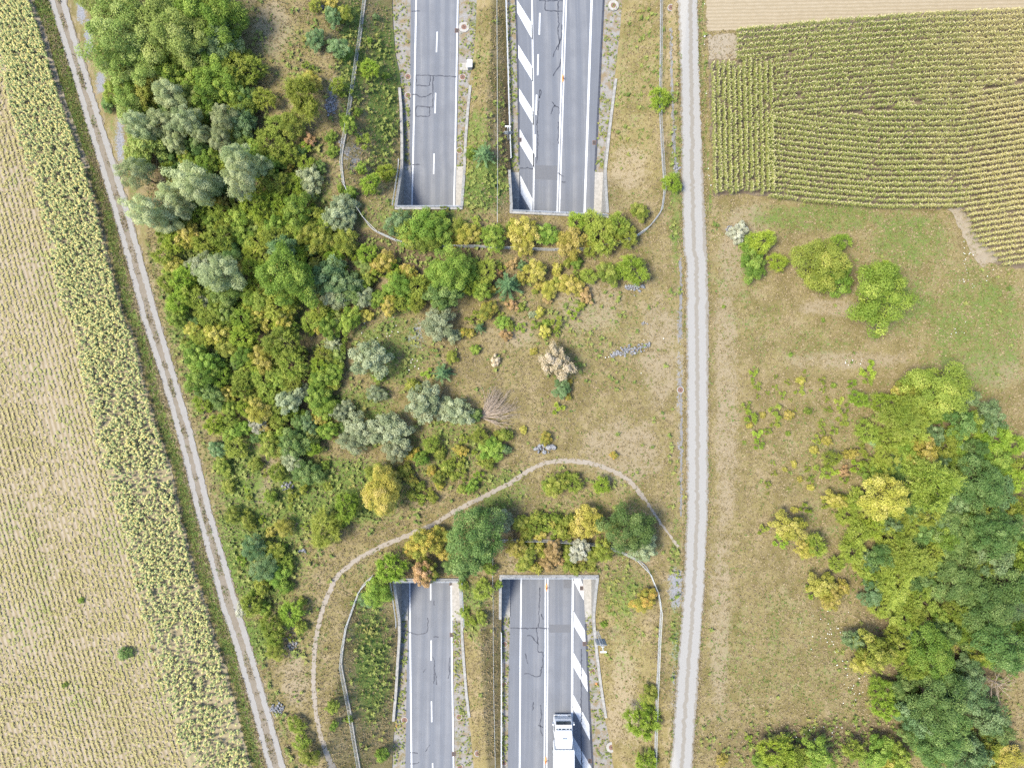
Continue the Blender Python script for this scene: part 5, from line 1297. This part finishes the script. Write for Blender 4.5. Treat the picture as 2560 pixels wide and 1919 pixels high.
for nm, size, look, noun, zn, grp, x, y, z, s, crown, trunk, k, px, py, lab in plants:
    tries = 0
    while on_road(x, y) and tries < 30:
        # move to the nearer side
        c = (L1(y) + L2(y)) / 2 if x < (L2(y) + L3(y)) / 2 else (L3(y) + L4(y)) / 2
        if abs(y - YN_R) < 3 or abs(y - YS_R) < 3: y *= 0.99
        else: x += 0.15 if x > c else -0.15
        z = h1(x, y); tries += 1
    root = empty(nm, (x, y, z), random.uniform(0, 6.283))
    q = random.uniform(0.88, 1.14) if s * 3 < 7 else random.uniform(0.96, 1.04); root.scale = (s * q, s / q, s * (random.uniform(0.82, 1.3) if not (px > 1990 and py > 880) else random.uniform(0.75, 1.55)))
    tag(root, lab, noun, grp)
    tr_ = link('trunk', trunk, root)
    cr_ = link('crown', crown, root)
    cr_.material_slots[0].link = 'OBJECT'; cr_.material_slots[0].material = LM[k]
    if k in ('pal', 'twg', 'pop') : pass
    n_plants += 1
print('plants', n_plants)

# ------------------------------------------------------------------ crops
def place(PV, PF, pos, rot, scl, v, tilt=None):
    """copies of a small plant joined into arrays; v is one colour value per copy, added to the part value PV[:,3]"""
    n, m = len(pos), len(PV)
    c, s = np.cos(rot), np.sin(rot)
    X = PV[:, 0][None] * c[:, None] - PV[:, 1][None] * s[:, None]
    Y = PV[:, 0][None] * s[:, None] + PV[:, 1][None] * c[:, None]
    Z = np.repeat(PV[:, 2][None], n, 0)
    if tilt is not None:
        X = X + Z * tilt[:, :1]; Y = Y + Z * tilt[:, 1:]
    V = np.stack([X, Y, Z], -1) * np.asarray(scl).reshape(-1, 1, 1) + pos[:, None, :]
    F = (PF[None] + (np.arange(n) * m)[:, None, None]).reshape(-1, PF.shape[1])
    vv = np.clip(PV[:, 3][None] + v[:, None], 0, 3)
    return V.reshape(-1, 3), F, vv.ravel()
def blade(L_, az, rise, wid, z0, v, segs=2, sag=0.5):
    """arching leaf as quads"""
    V = []; F = []
    ca, sa = math.cos(az), math.sin(az)
    for i in range(segs + 1):
        t_ = i / segs
        r_ = L_ * t_; z = z0 + rise * math.sin(t_ * math.pi * sag * 1.6)
        w_ = wid * (1 - 0.85 * t_ ** 1.5) / 2
        V.append((r_ * ca - w_ * sa, r_ * sa + w_ * ca, z, v)); V.append((r_ * ca + w_ * sa, r_ * sa - w_ * ca, z, v))
    for i in range(segs):
        F.append((2 * i, 2 * i + 1, 2 * i + 3, 2 * i + 2))
    return V, F
def gather(parts):
    V, F = [], []
    for v, f in parts:
        b = len(V); V += v; F += [tuple(b + i for i in q) for q in f]
    return np.array(V, float), np.array(F, int)
def maize_proto(seed):
    r = random.Random(seed); parts = []
    a0 = r.random() * 6.28
    for i in range(7):
        parts.append(blade(r.uniform(0.22, 0.36), a0 + i * 3.14 + r.gauss(0, 0.5), r.uniform(0.08, 0.26), 0.085, 0.85 + i * 0.11, r.uniform(0.0, 0.5)))
    parts.append(([(-0.02, 0, 0, .3), (0.02, 0, 0, .3), (0.012, 0, 1.75, .4), (-0.012, 0, 1.75, .4)], [(0, 1, 2, 3)]))
    for i in range(5):
        parts.append(blade(r.uniform(0.08, 0.15), r.random() * 6.28, 0.10, 0.035, 1.70, 1.6, 1))
    return gather(parts)
t = NT('maize leaf'); t.k = 0.84
v = t.attr('v')
n1 = t.noise(0.22, 3, 0.6); nf = t.noise(7.0, 2, 0.6)
c = t.mix(t.ramp(v, 0.0, 0.85), (0.135, 0.16, 0.03), (0.285, 0.285, 0.08))
sep = t.node('ShaderNodeSeparateXYZ'); t.l.new(t.P(), sep.inputs[0])
dry = t.ramp(t.math('ADD', t.math('MULTIPLY', sep.outputs[0], 0.032), t.math('MULTIPLY', n1, 0.9)), 1.95, 2.75)
c = t.mix(t.math('MULTIPLY', dry, 0.75), c, (0.40, 0.32, 0.13))
c = t.mix(t.ramp(v, 1.2, 1.5), c, t.mix(nf, (0.42, 0.36, 0.18), (0.54, 0.46, 0.27)))
M['maize'] = t.done(c, 0.6, 0.25)
def maize_rows():
    pos = []
    sx = 0.38879
    top = lambda x: np.interp(x, [372, 1000, 1600, 2212, 2420], [188, 130, 84, 60, 52])
    bot = lambda x: np.interp(x, [560, 900, 1300, 1800, 2212, 2420], [1250, 1290, 1322, 1318, 1255, 1220])
    div = lambda x: np.interp(x, [620, 1280, 2420], [738, 705, 470])
    xs = np.arange(372, 2420, 3.3 / 0.38879 * 0.42 * 2.55)
    for k in range(0, 40):
        x = xs + rng.normal(0, 1.5, len(xs)); y = top(x) + k * 35.4
        ok = (y < div(x) - 1) & ((x > 610) | (y < 372))
        pos += list(zip(x[ok], y[ok]))
    for k in range(-12, 40):
        x = xs + rng.normal(0, 1.5, len(xs)); y = bot(x) - k * 35.4
        bx = np.interp(y, [1330, 1400, 1500, 1580, 1660, 1740, 1800], [1810, 1875, 1895, 1960, 2060, 2110, 2420])
        ok = (y > div(x) + 1) & (x > 575) & ((y < bot(x) + 5) | (x > bx)) & (y < 1735)
        pos += list(zip(x[ok], y[ok]))
    for k in range(12):
        y = np.arange(385, 1240 - (k % 3) * 12, 8.5); x = 212 + k * 34.0 + (y - 400) * 0.022 + rng.normal(0, 2, len(y))
        if k > 6: y = y[:]
        ok = (y > 385 - (20 if k > 5 else 0))
        pos += list(zip(x[ok], y[ok]))
    P = np.array([TW(3, a, b, 1.5) for a, b in pos])
    # thin out at random, with a few gaps
    g = vnoise(P[:, 0], P[:, 1], 1.3, 8)
    keep = rng.random(len(P)) < np.clip(0.6 + 0.9 * g, 0, 0.97)
    P = P[keep]
    P += rng.normal(0, 0.035, P.shape)
    return P
MP = maize_rows()
print('maize', len(MP))
VV, FF, AA = [], [], []; base = 0
kind = rng.integers(0, 5, len(MP))
for q in range(5):
    PV, PF = maize_proto(50 + q)
    idx = kind == q; n = idx.sum()
    pos = np.c_[MP[idx], np.full(n, 0.05)]
    V, F, a = place(PV, PF, pos, rng.random(n) * 6.28, rng.uniform(0.92, 1.06, n), rng.normal(0, 0.12, n), rng.normal(0, 0.03, (n, 2)))
    VV.append(V); FF.append(F + base); AA.append(a); base += len(V)
tag(link('maize_crop', mesh_np('maize_crop', np.vstack(VV), np.vstack(FF), [M['maize']], fv=np.concatenate(AA))), 'dense green maize with cream tassels standing in rows', 'maize', kind='stuff')

# sunflowers: drooping ripe heads
def sunflower_proto(seed):
    r = random.Random(seed); parts = []
    for i in range(9):
        az = i * 2.4 + r.gauss(0, 0.3)
        parts.append(blade(r.uniform(0.2, 0.33), az, r.uniform(0.0, 0.12), r.uniform(0.15, 0.22), 0.35 + 0.075 * i, r.uniform(0.1, 0.8)))
    parts.append(([(-0.02, 0, 0, .2), (0.02, 0, 0, .2), (0.015, 0, 1.25, .3), (-0.015, 0, 1.25, .3)], [(0, 1, 2, 3)]))
    hx = 0.14; k = 8; R_ = r.uniform(0.075, 0.115); tl = r.uniform(0.3, 0.8)
    ring = [(hx + R_ * math.cos(2 * math.pi * i / k) * math.cos(tl), R_ * math.sin(2 * math.pi * i / k), 1.25 - R_ * math.cos(2 * math.pi * i / k) * math.sin(tl), 1.7) for i in range(k)]
    cen = [(hx + 0.05 * math.cos(2 * math.pi * i / k) * math.cos(tl), 0.05 * math.sin(2 * math.pi * i / k), 1.30 - 0.05 * math.cos(2 * math.pi * i / k) * math.sin(tl), 1.55) for i in range(k)]
    parts.append((ring + cen, [(i, (i + 1) % k, k + (i + 1) % k, k + i) for i in range(k)] + [(k, k + 2, k + 4, k + 6), (k, k + 1, k + 2, k + 2)][:1]))
    for i in range(7):
        a = 2 * math.pi * i / 7 + r.random()
        parts.append(([(hx + R_ * .9 * math.cos(a - .3), R_ * .9 * math.sin(a - .3), 1.22, 2.3), (hx + R_ * .9 * math.cos(a + .3), R_ * .9 * math.sin(a + .3), 1.22, 2.3), (hx + R_ * 1.45 * math.cos(a + .1), R_ * 1.45 * math.sin(a + .1), 1.17, 2.3), (hx + R_ * 1.45 * math.cos(a - .1), R_ * 1.45 * math.sin(a - .1), 1.17, 2.3)], [(0, 1, 2, 3)]))
    return gather(parts)
t = NT('sunflower'); t.k = 0.78
v = t.attr('v'); nf = t.noise(6.0, 2, 0.6); oi = t.node('ShaderNodeObjectInfo')
c = t.mix(t.ramp(v, 0.0, 0.95), (0.15, 0.20, 0.06), (0.31, 0.34, 0.135))
c = t.mix(t.ramp(v, 1.2, 1.4), c, t.mix(nf, (0.50, 0.42, 0.15), (0.62, 0.50, 0.22)))
c = t.mix(t.ramp(v, 2.0, 2.2), c, t.mix(nf, (0.55, 0.40, 0.08), (0.62, 0.47, 0.14)))
M['sunflower'] = t.done(c, 0.65, 0.2)
npx = 16000
yy = rng.uniform(-54, 54, npx); u = rng.random(npx)
xx = fSL(yy) + (fSR(yy) - fSL(yy)) * u
dens = 0.5 + 0.8 * vnoise(xx, yy, 3.0, 21) + np.clip(yy / 60, -0.35, 0.25)
dens *= np.where(u < 0.1, 0.5, 1.0)
rowsn = np.abs(((xx + yy * 0.0 - fSR(yy)) / 0.75) % 1 - 0.5) < 0.40
keep = (rng.random(npx) < dens) & (rowsn | (rng.random(npx) < 0.3))
P = np.c_[xx, yy][keep]
# no two closer than 0.3 m
cell = {}; sel = []
for i, (x, y) in enumerate(P):
    k = (int(x / 0.27), int(y / 0.27))
    if all((k[0] + a, k[1] + b_) not in cell for a in (0,) for b_ in (0,)):
        cell[k] = 1; sel.append(i)
P = P[sel]; print('sunflowers', len(P))
edge = fSR(P[:, 1]) - P[:, 0]
inframe = np.abs(P[:, 1]) < 48.5
order = np.argsort(np.where(inframe, edge, 99))
ind, rest = order[:300], order[300:]
sun_pm = []
VV, FF, AA = [], [], []; base = 0
protos = [sunflower_proto(70 + q) for q in range(6)]
kind = rng.integers(0, 6, len(rest))
for q in range(6):
    PV, PF = protos[q]
    sun_pm.append(mesh_np('sunflower', PV[:, :3], PF, [M['sunflower']], fv=PV[:, 3]))
    idx = rest[kind == q]; n = len(idx)
    V, F, a = place(PV, PF, np.c_[P[idx], np.full(n, 0.05)], rng.normal(0.3, 0.9, n), rng.uniform(0.55, 0.92, n), rng.normal(0.1, 0.22, n), rng.normal(0, 0.08, (n, 2)))
    VV.append(V); FF.append(F + base); AA.append(a); base += len(V)
tag(link('sunflower_crop', mesh_np('sunflower_crop', np.vstack(VV), np.vstack(FF), [M['sunflower']], fv=np.concatenate(AA))), 'broad strip of ripe sunflowers with drooping yellow heads', 'sunflowers', kind='stuff')
for i in ind:
    o = link('sunflower', sun_pm[random.randrange(6)])
    o.location = (P[i, 0], P[i, 1], 0.05); o.rotation_euler = (random.gauss(0, .06), random.gauss(0, .06), random.gauss(0.3, 0.9))
    sc = random.uniform(0.65, 1.0); o.scale = (sc, sc, sc)
    tag(o, 'ripe sunflower with drooping yellow head at the outer edge beside the green verge', 'sunflower', 'sunflowers along the outer edge of the strip')

# low yellowing crop in the left field
def lowplant(seed, n=8, L_=0.19, wid=0.09, h=0.13):
    r = random.Random(seed)
    return gather([blade(r.uniform(0.6, 1.2) * L_, i * 2.4 + r.gauss(0, .4), r.uniform(0.02, 0.3 * h + 0.04), wid * r.uniform(.8, 1.3), h * r.uniform(0.3, 1.0), r.uniform(0, 0.7), 1) for i in range(n)])
t = NT('bean leaf'); t.k = 0.62
v = t.attr('v'); nn_ = t.noise(0.35, 4, 0.65); nf = t.noise(6, 2)
c = t.mix(t.ramp(v, 0.0, 0.9), (0.26, 0.225, 0.075), (0.39, 0.335, 0.135))
c = t.mix(t.math('MULTIPLY', t.ramp(nn_, 0.45, 0.65), 0.6), c, (0.40, 0.33, 0.15))
c = t.mix(t.math('MULTIPLY', t.ramp(nf, 0.55, 0.75), 0.5), c, (0.17, 0.24, 0.06))
c = t.mix(t.math('MULTIPLY', t.ramp(t.noise(0.12, 3, 0.6), 0.5, 0.62), 0.6), c, (0.24, 0.27, 0.07))
M['bean'] = t.done(c, 0.7, 0.2)
def crop_rows():
    pts = []
    for k in range(0, 130):
        offx = -0.7 - k * 0.64
        y = np.sort(rng.uniform(-52, 52, 900))
        x = fA(y) * 0.6 + fSL(y) * 0.4
        x = fSL(y) * 0.0 + (np.interp(y, [-52, 52], [-30.4, -60.5])) + 11.0 + offx
        ok = (x < fSL(y) + 0.3) & (x > -69)
        d = 0.72 + 1.15 * (vnoise(x, y, 2.2, 31) - 0.35) + 0.8 * (vnoise(x, y, 8.0, 32) - 0.5) + np.exp(-((fSL(y) - x) / 2.8) ** 2) * 0.55
        ok &= rng.random(len(y)) < np.clip(d, 0.08, 0.95)
        pts.append(np.c_[x[ok] + rng.normal(0, 0.085, ok.sum()), y[ok]])
    return np.vstack(pts)
P = crop_rows(); print('beans', len(P))
VV, FF, AA = [], [], []; base = 0
kind = rng.integers(0, 4, len(P))
for q in range(4):
    PV, PF = lowplant(90 + q)
    idx = kind == q; n = idx.sum()
    V, F, a = place(PV, PF, np.c_[P[idx], np.full(n, 0.045)], rng.random(n) * 6.28, rng.uniform(0.7, 1.35, n), rng.normal(0.1, 0.2, n))
    VV.append(V); FF.append(F + base); AA.append(a); base += len(V)
tag(link('row_crop', mesh_np('row_crop', np.vstack(VV), np.vstack(FF), [M['bean']], fv=np.concatenate(AA))), 'patchy yellow-green low crop growing in rows on pale soil', 'crop', kind='stuff')

# ------------------------------------------------------------------ grass tufts and undergrowth
def tuft(seed, n=4):
    r = random.Random(seed); V, F = [], []
    for i in range(n):
        a = r.random() * 6.28; l = r.uniform(0.08, 0.2); hgt = r.uniform(0.08, 0.26); w_ = r.uniform(0.03, 0.06)
        c_, s_ = math.cos(a), math.sin(a); b = len(V)
        V += [(-w_ * s_, w_ * c_, 0, 0), (w_ * s_, -w_ * c_, 0, 0), (l * c_, l * s_, hgt, 0.3)]; F.append((b, b + 1, b + 2))
    return np.array(V), np.array(F)
t = NT('grass blade'); t.k = 0.66
v = t.attr('v')
c = t.mix(t.ramp(v, 0.0, 1.0), (0.345, 0.275, 0.165), (0.225, 0.175, 0.09))
c = t.mix(t.ramp(v, 0.9, 1.3), c, (0.185, 0.18, 0.055))
c = t.mix(t.ramp(v, 1.5, 2.2), c, (0.13, 0.21, 0.05))
M['grass'] = t.done(c, 0.8, 0.15)
def scatter(n, x0, x1, y0, y1):
    return rng.uniform(x0, x1, n), rng.uniform(y0, y1, n)
x, y = scatter(210000, -47, 67, -51, 51)
ok = (x > fB(y) + 0.5) & ~((x > fGL(y) - 0.15) & (x < fGR(y) + 0.15)) & ~inside(WCORN, x, y) & ~inside(WSTUB, x, y)
yl = np.where(y > 0, YN_L, YS_L); yr_ = np.where(y > 0, YN_R, YS_R)
out_l = (np.abs(y) > np.abs(yl)); out_r = (np.abs(y) > np.abs(yr_))
ok &= ~(out_l & (x > L1(y) - 0.4) & (x < L2(y) + 0.4)) & ~(out_r & (x > L3(y) - 0.4) & (x < L4(y) + 0.4))
x, y = x[ok], y[ok]
ok = fTR(x, y) > 0.3
x, y = x[ok], y[ok]
# strip beside the lane
y2 = rng.uniform(-51, 51, 16000); x2 = fSR(y2) + 0.15 + rng.random(16000) ** 0.8 * (fA(y2) - 0.5 - fSR(y2))
y3 = rng.uniform(-51, 51, 5000); x3 = fA(y3) + 0.35 + rng.random(5000) * (fB(y3) - fA(y3) - 0.7)
k3 = rng.random(5000) < 1.6 * (vnoise(x3, y3, 1.2, 71) - 0.35); x3, y3 = x3[k3], y3[k3]
y4 = rng.uniform(-49, 49, 5000); sd = rng.random(5000) < 0.5
x4 = np.where(sd, fGL(y4) - 0.1 + rng.normal(0, 0.12, 5000), fGR(y4) + 0.1 + rng.normal(0, 0.12, 5000))
x = np.r_[x, x2, x3, x4]; y = np.r_[y, y2, y3, y4]
mk = ground_mask(x, y)
bare_p = np.clip(mk[:, 1] * 0.75 + mk[:, 3] * 0.9, 0, 0.92)
ok = rng.random(len(x)) > bare_p
x, y, mk = x[ok], y[ok], mk[ok]
gp = np.clip(mk[:, 0] + 0.9 * (vnoise(x, y, 1.6, 41) - 0.5) + 0.5 * (vnoise(x, y, 0.6, 42) - 0.5), 0, 1)
val = np.where(rng.random(len(x)) < gp, rng.uniform(1.0, 2.1, len(x)), rng.uniform(0.0, 0.9, len(x)))
z = H(x, y)
print('tufts', len(x))
VV, FF, AA = [], [], []; base = 0
kind = rng.integers(0, 6, len(x))
for q in range(6):
    PV, PF = tuft(120 + q)
    idx = kind == q; n = idx.sum()
    V, F, a = place(PV, PF, np.c_[x[idx], y[idx], z[idx] - 0.01], rng.random(n) * 6.28, rng.uniform(0.6, 1.5, n), val[idx])
    VV.append(V); FF.append(F + base); AA.append(a); base += len(V)
tag(link('meadow_grass', mesh_np('meadow_grass', np.vstack(VV), np.vstack(FF), [M['grass']], fv=np.concatenate(AA))), 'dry tan and green meadow grass covering the overpass and banks', 'grass', kind='stuff')

# undergrowth: low leafy weeds where the photo shows thick green cover
t = NT('weed leaf'); t.k = 0.70
v = t.attr('v'); nn_ = t.noise(0.25, 3, 0.6)
c = t.mix(t.ramp(v, 0.0, 0.9), (0.085, 0.125, 0.02), (0.21, 0.235, 0.055))
c = t.mix(t.math('MULTIPLY', t.ramp(nn_, 0.5, 0.7), 0.6), c, (0.26, 0.22, 0.06))
M['weed'] = t.done(c, 0.7, 0.2)
x, y = scatter(60000, -45, 66, -50, 50)
ok = (x > fB(y) + 1.2) & ~((x > fGL(y) - 0.3) & (x < fGR(y) + 0.6)) & ~inside(WCORN, x, y) & ~inside(WSTUB, x, y)
yl = np.where(y > 0, YN_L, YS_L); yr_ = np.where(y > 0, YN_R, YS_R)
ok &= ~((np.abs(y) > np.abs(yl)) & (x > L1(y) - 0.5) & (x < L2(y) + 0.5)) & ~((np.abs(y) > np.abs(yr_)) & (x > L3(y) - 0.5) & (x < L4(y) + 0.5))
x, y = x[ok], y[ok]
ok = fTR(x, y) > 0.55; x, y = x[ok], y[ok]
mk = ground_mask(x, y)
PXs = 1280 + x * FPX / 90; PYs = 959.5 - y * FPX / 90
lawn = (PXs > 1770)
d = np.maximum(mk[:, 0] * np.where(lawn, 0.05, 0.8), mk[:, 2] * 0.8) + 0.5 * (vnoise(x, y, 2.0, 51) - 0.78)
ok = rng.random(len(x)) < np.clip(d, 0.0, 0.8); x, y = x[ok], y[ok]
print('weeds', len(x))
VV, FF, AA = [], [], []; base = 0
kind = rng.integers(0, 4, len(x)); z = H(x, y)
for q in range(4):
    PV, PF = lowplant(140 + q, 9, 0.26, 0.15, 0.36)
    idx = kind == q; n = idx.sum()
    V, F, a = place(PV, PF, np.c_[x[idx], y[idx], z[idx] - 0.02], rng.random(n) * 6.28, rng.uniform(0.6, 1.6, n), rng.normal(0.1, 0.25, n))
    VV.append(V); FF.append(F + base); AA.append(a); base += len(V)
tag(link('undergrowth', mesh_np('undergrowth', np.vstack(VV), np.vstack(FF), [M['weed']], fv=np.concatenate(AA))), 'leafy green weeds growing between the shrubs', 'undergrowth', kind='stuff')

# weeds on the verges beside the carriageways
xs_, ys_2 = [], []
for la, ra, sgn in ((L1, RL_A, 1), (L2, RL_B, -1), (L3, RR_A, 1), (L4, RR_B, -1)):
    yv = np.r_[rng.uniform(29, 52, 500), rng.uniform(-52, -31, 500)]
    uu = rng.random(1000) ** 1.3
    xv = la(yv) + (ra(yv) - la(yv)) * uu * 0.85 + sgn * 0.1
    kk = rng.random(1000) < 0.25 + 0.9 * (vnoise(xv, yv, 1.0, 61) - 0.3)
    xs_.append(xv[kk]); ys_2.append(yv[kk])
x = np.concatenate(xs_); y = np.concatenate(ys_2); n = len(x)
PV, PF = lowplant(150, 8, 0.16, 0.09, 0.2)
V, F, a = place(PV, PF, np.c_[x, y, np.full(n, RZ - 0.05)], rng.random(n) * 6.28, rng.uniform(0.5, 1.3, n), rng.normal(0.1, 0.25, n))
tag(link('verge_weeds', mesh_np('verge_weeds', V, F, [M['weed']], fv=a)), 'small weeds on the gritty road verges', 'weeds', kind='stuff')

# white wild flowers in the meadow
t = NT('flower head'); M['flower'] = t.done(t.mix(t.noise(3, 2), (0.70, 0.72, 0.66), (0.80, 0.80, 0.74)), 0.8, 0.1)
FL = [(2085, 1600, 45, 60, 60), (2120, 1710, 40, 50, 50), (2050, 1830, 60, 25, 40), (2060, 1570, 40, 30, 25), (2410, 660, 14, 60, 40), (2430, 700, 40, 20, 22), (2130, 905, 40, 8, 20), (2395, 830, 50, 20, 18), (930, 800, 40, 40, 30), (1000, 830, 60, 20, 20), (1030, 900, 20, 20, 16), (1760, 120, 4, 80, 18), (1770, 440, 5, 30, 12), (1600, 890, 120, 150, 14)]
pts = np.vstack([np.c_[rng.normal(a, c_ * .6, k), rng.normal(b_, d_ * .6, k)] for a, b_, c_, d_, k in [(a, b_, c_, d_, max(4, int(k * 0.45))) for a, b_, c_, d_, k in FL]])
pw = np.array([W(p) for p in pts]); n = len(pw)
PV = np.array([(math.cos(i * math.pi / 3) * .055, math.sin(i * math.pi / 3) * .04, 0.3, 0) for i in range(6)]); PF = np.array([(0, 1, 2, 3), (0, 3, 4, 5)])
V, F, a = place(PV, PF, np.c_[pw, H(pw[:, 0], pw[:, 1])], rng.random(n) * 6, rng.uniform(.6, 1.5, n), np.zeros(n))
tag(link('wild_flowers', mesh_np('wild_flowers', V, F, [M['flower']], fv=a)), 'tiny white flower heads dotted over the meadow', 'flowers', kind='stuff')

# ------------------------------------------------------------------ stone piles, brush pile
def stone_mesh(seed):
    r = np.random.default_rng(seed); bm = bmesh.new()
    bmesh.ops.create_icosphere(bm, subdivisions=1, radius=0.5)
    for v_ in bm.verts:
        v_.co *= 0.75 + 0.5 * r.random()
    me = bpy.data.meshes.new('stone'); bm.to_mesh(me); bm.free(); me.materials.append(M['stone'])
    return me
STM = [stone_mesh(s) for s in range(6)]
def stone_pile(px, py, rx, ry, n, smin, smax, label, rot=0.0, bend=0.0):
    x0, y0, z0 = G((px, py))
    root = tag(empty('stone_pile', (x0, y0, z0)), label, 'stone pile', 'stone piles')
    r = random.Random(int(px * 7 + py))
    for _ in range(n):
        u_ = r.uniform(-1, 1); v_ = r.gauss(0, 0.42) * (1 - 0.6 * abs(u_))
        a = u_ * rx; b_ = v_ * ry + bend * u_ * abs(u_)
        xx_ = (a * math.cos(rot) - b_ * math.sin(rot)) / 19.4; yy_ = (a * math.sin(rot) + b_ * math.cos(rot)) / 19.4
        s_ = r.uniform(smin, smax)
        o = link('stone', STM[r.randrange(6)], root)
        o.location = (xx_, yy_, h1(x0 + xx_, y0 + yy_) - z0 + s_ * 0.22 + r.random() * 0.12); o.rotation_euler = (r.random() * 6, r.random() * 6, r.random() * 6)
        o.scale = (s_, s_ * r.uniform(.7, 1.2), s_ * r.uniform(.5, .8))
stone_pile(*T(5, 1865, 605), 50, 17, 170, 0.16, 0.36, 'long low heap of grey stones on the open meadow', 0.12, 8)
stone_pile(*T(5, 1895, 200), 24, 18, 70, 0.16, 0.42, 'stone heap under the bright green bush near the gravel road')
stone_pile(*T(5, 1315, 1235), 24, 16, 34, 0.35, 0.75, 'heap of big grey boulders under a small russet bush above the footpath')
stone_pile(*T(4, 1852, 1478), 14, 16, 40, 0.2, 0.45, 'small stone heap under the round dark tree')
stone_pile(*T(7, 1785, 1262), 16, 20, 80, 0.16, 0.34, 'white stone heap on bare ground beside the farm lane')
stone_pile(*T(7, 1882, 850), 12, 24, 44, 0.16, 0.36, 'grey stone heap among weeds near the footpath bend', 0.3)
stone_pile(*T(3, 365, 1480), 26, 22, 60, 0.16, 0.40, 'stone heap overgrown by a grey shrub beside the gravel road')
stone_pile(*T(7, 1945, 250), 8, 6, 12, 0.2, 0.4, 'tiny stone heap below the yellow-green bush')
stone_pile(*T(2, 2168, 1085), 8, 14, 26, 0.15, 0.34, 'few grey stones beside the gravel road near the fence')
stone_pile(*T(1, 2070, 50), 10, 14, 26, 0.2, 0.4, 'dark grey stone heap between two yellow bushes, top of the picture')
stone_pile(*T(1, 2130, 690), 14, 34, 80, 0.16, 0.36, 'bluish grey stone heap below the yellow-green bush beside the fence')
stone_pile(*T(1, 2195, 915), 6, 16, 22, 0.12, 0.25, 'small stones at the fence kink beside the thicket')
stone_pile(*T(5, 1955, 435), 8, 8, 14, 0.12, 0.25, 'handful of pale stones on the meadow above the long heap')

x0, y0, z0 = G(T(5, 905, 1035))
root = tag(empty('brush_pile', (x0, y0, z0)), 'fan of dry fallen branches lying beside the dark green bush', 'brush pile')
r = random.Random(5)
FAN = [(0.40, 0.80, 30, 2.6, 4.7), (0.95, 1.25, 14, 2.6, 4.9), (0.82, 0.95, 8, 2.0, 3.4), (0.16, 0.34, 10, 3.4, 5.0), (-0.04, 0.06, 8, 3.6, 5.0), (-0.45, -0.3, 7, 2.4, 4.2)]
for a0, a1, n, l0, l1 in FAN:
    for _ in range(n):
        a = r.uniform(a0, a1); ln = r.uniform(l0, l1); P_ = []
        s0 = r.uniform(0, 0.6); cur = r.gauss(0.12, 0.14)
        for i in range(6):
            t_ = i / 5; rr = s0 + ln * t_; aa = a + cur * t_ * t_
            P_.append((rr * math.cos(aa), rr * math.sin(aa), 0.12 + 0.55 * math.sin(t_ * 2.6) * r.uniform(.7, 1.2) + 0.05))
        b = B(); b.tube(P_, r.uniform(0.035, 0.065), 4, 0.014)
        for j in (2, 3, 4):
            p_ = Vector(P_[j]); d_ = Vector((math.cos(a + r.choice((-.5, .5))), math.sin(a + r.choice((-.5, .5))), 0.15)) * r.uniform(.5, 1.2)
            b.tube([p_, p_ + d_], 0.014, 3, 0.006, cap=False)
        b.build('branch', M['deadwood'], root)

# bare tree in a gap of the grove
x0, y0, z0 = G(T(9, 2085, 1135), 4.0)
root = tag(empty('bare_tree', (x0, y0, z0)), 'leafless pale tree standing in a gap of the grove', 'tree')
b = B(); b.tube([(0, 0, -.1), (0.1, 0, 1.6), (0.2, 0.1, 3.2)], 0.14, 7, 0.07); b.build('trunk', M['deadwood'], root)
for k in range(16):
    a = k * 2.4 + r.random(); l = r.uniform(1.2, 2.4); z = r.uniform(1.4, 3.2)
    p0 = Vector((0.06 * z, 0, z)); p1 = p0 + Vector((math.cos(a) * l * .5, math.sin(a) * l * .5, l * .3)); p2 = p0 + Vector((math.cos(a + .2) * l, math.sin(a + .2) * l, l * .45))
    b = B(); b.tube([p0, p1, p2], 0.045, 5, 0.012)
    for j in range(4):
        q_ = p1.lerp(p2, j / 4); d_ = Vector((math.cos(a + r.uniform(-1, 1)), math.sin(a + r.uniform(-1, 1)), .3)) * r.uniform(.4, .8)
        b.tube([q_, q_ + d_], 0.016, 3, 0.006, cap=False)
    b.build('limb', M['deadwood'], root)
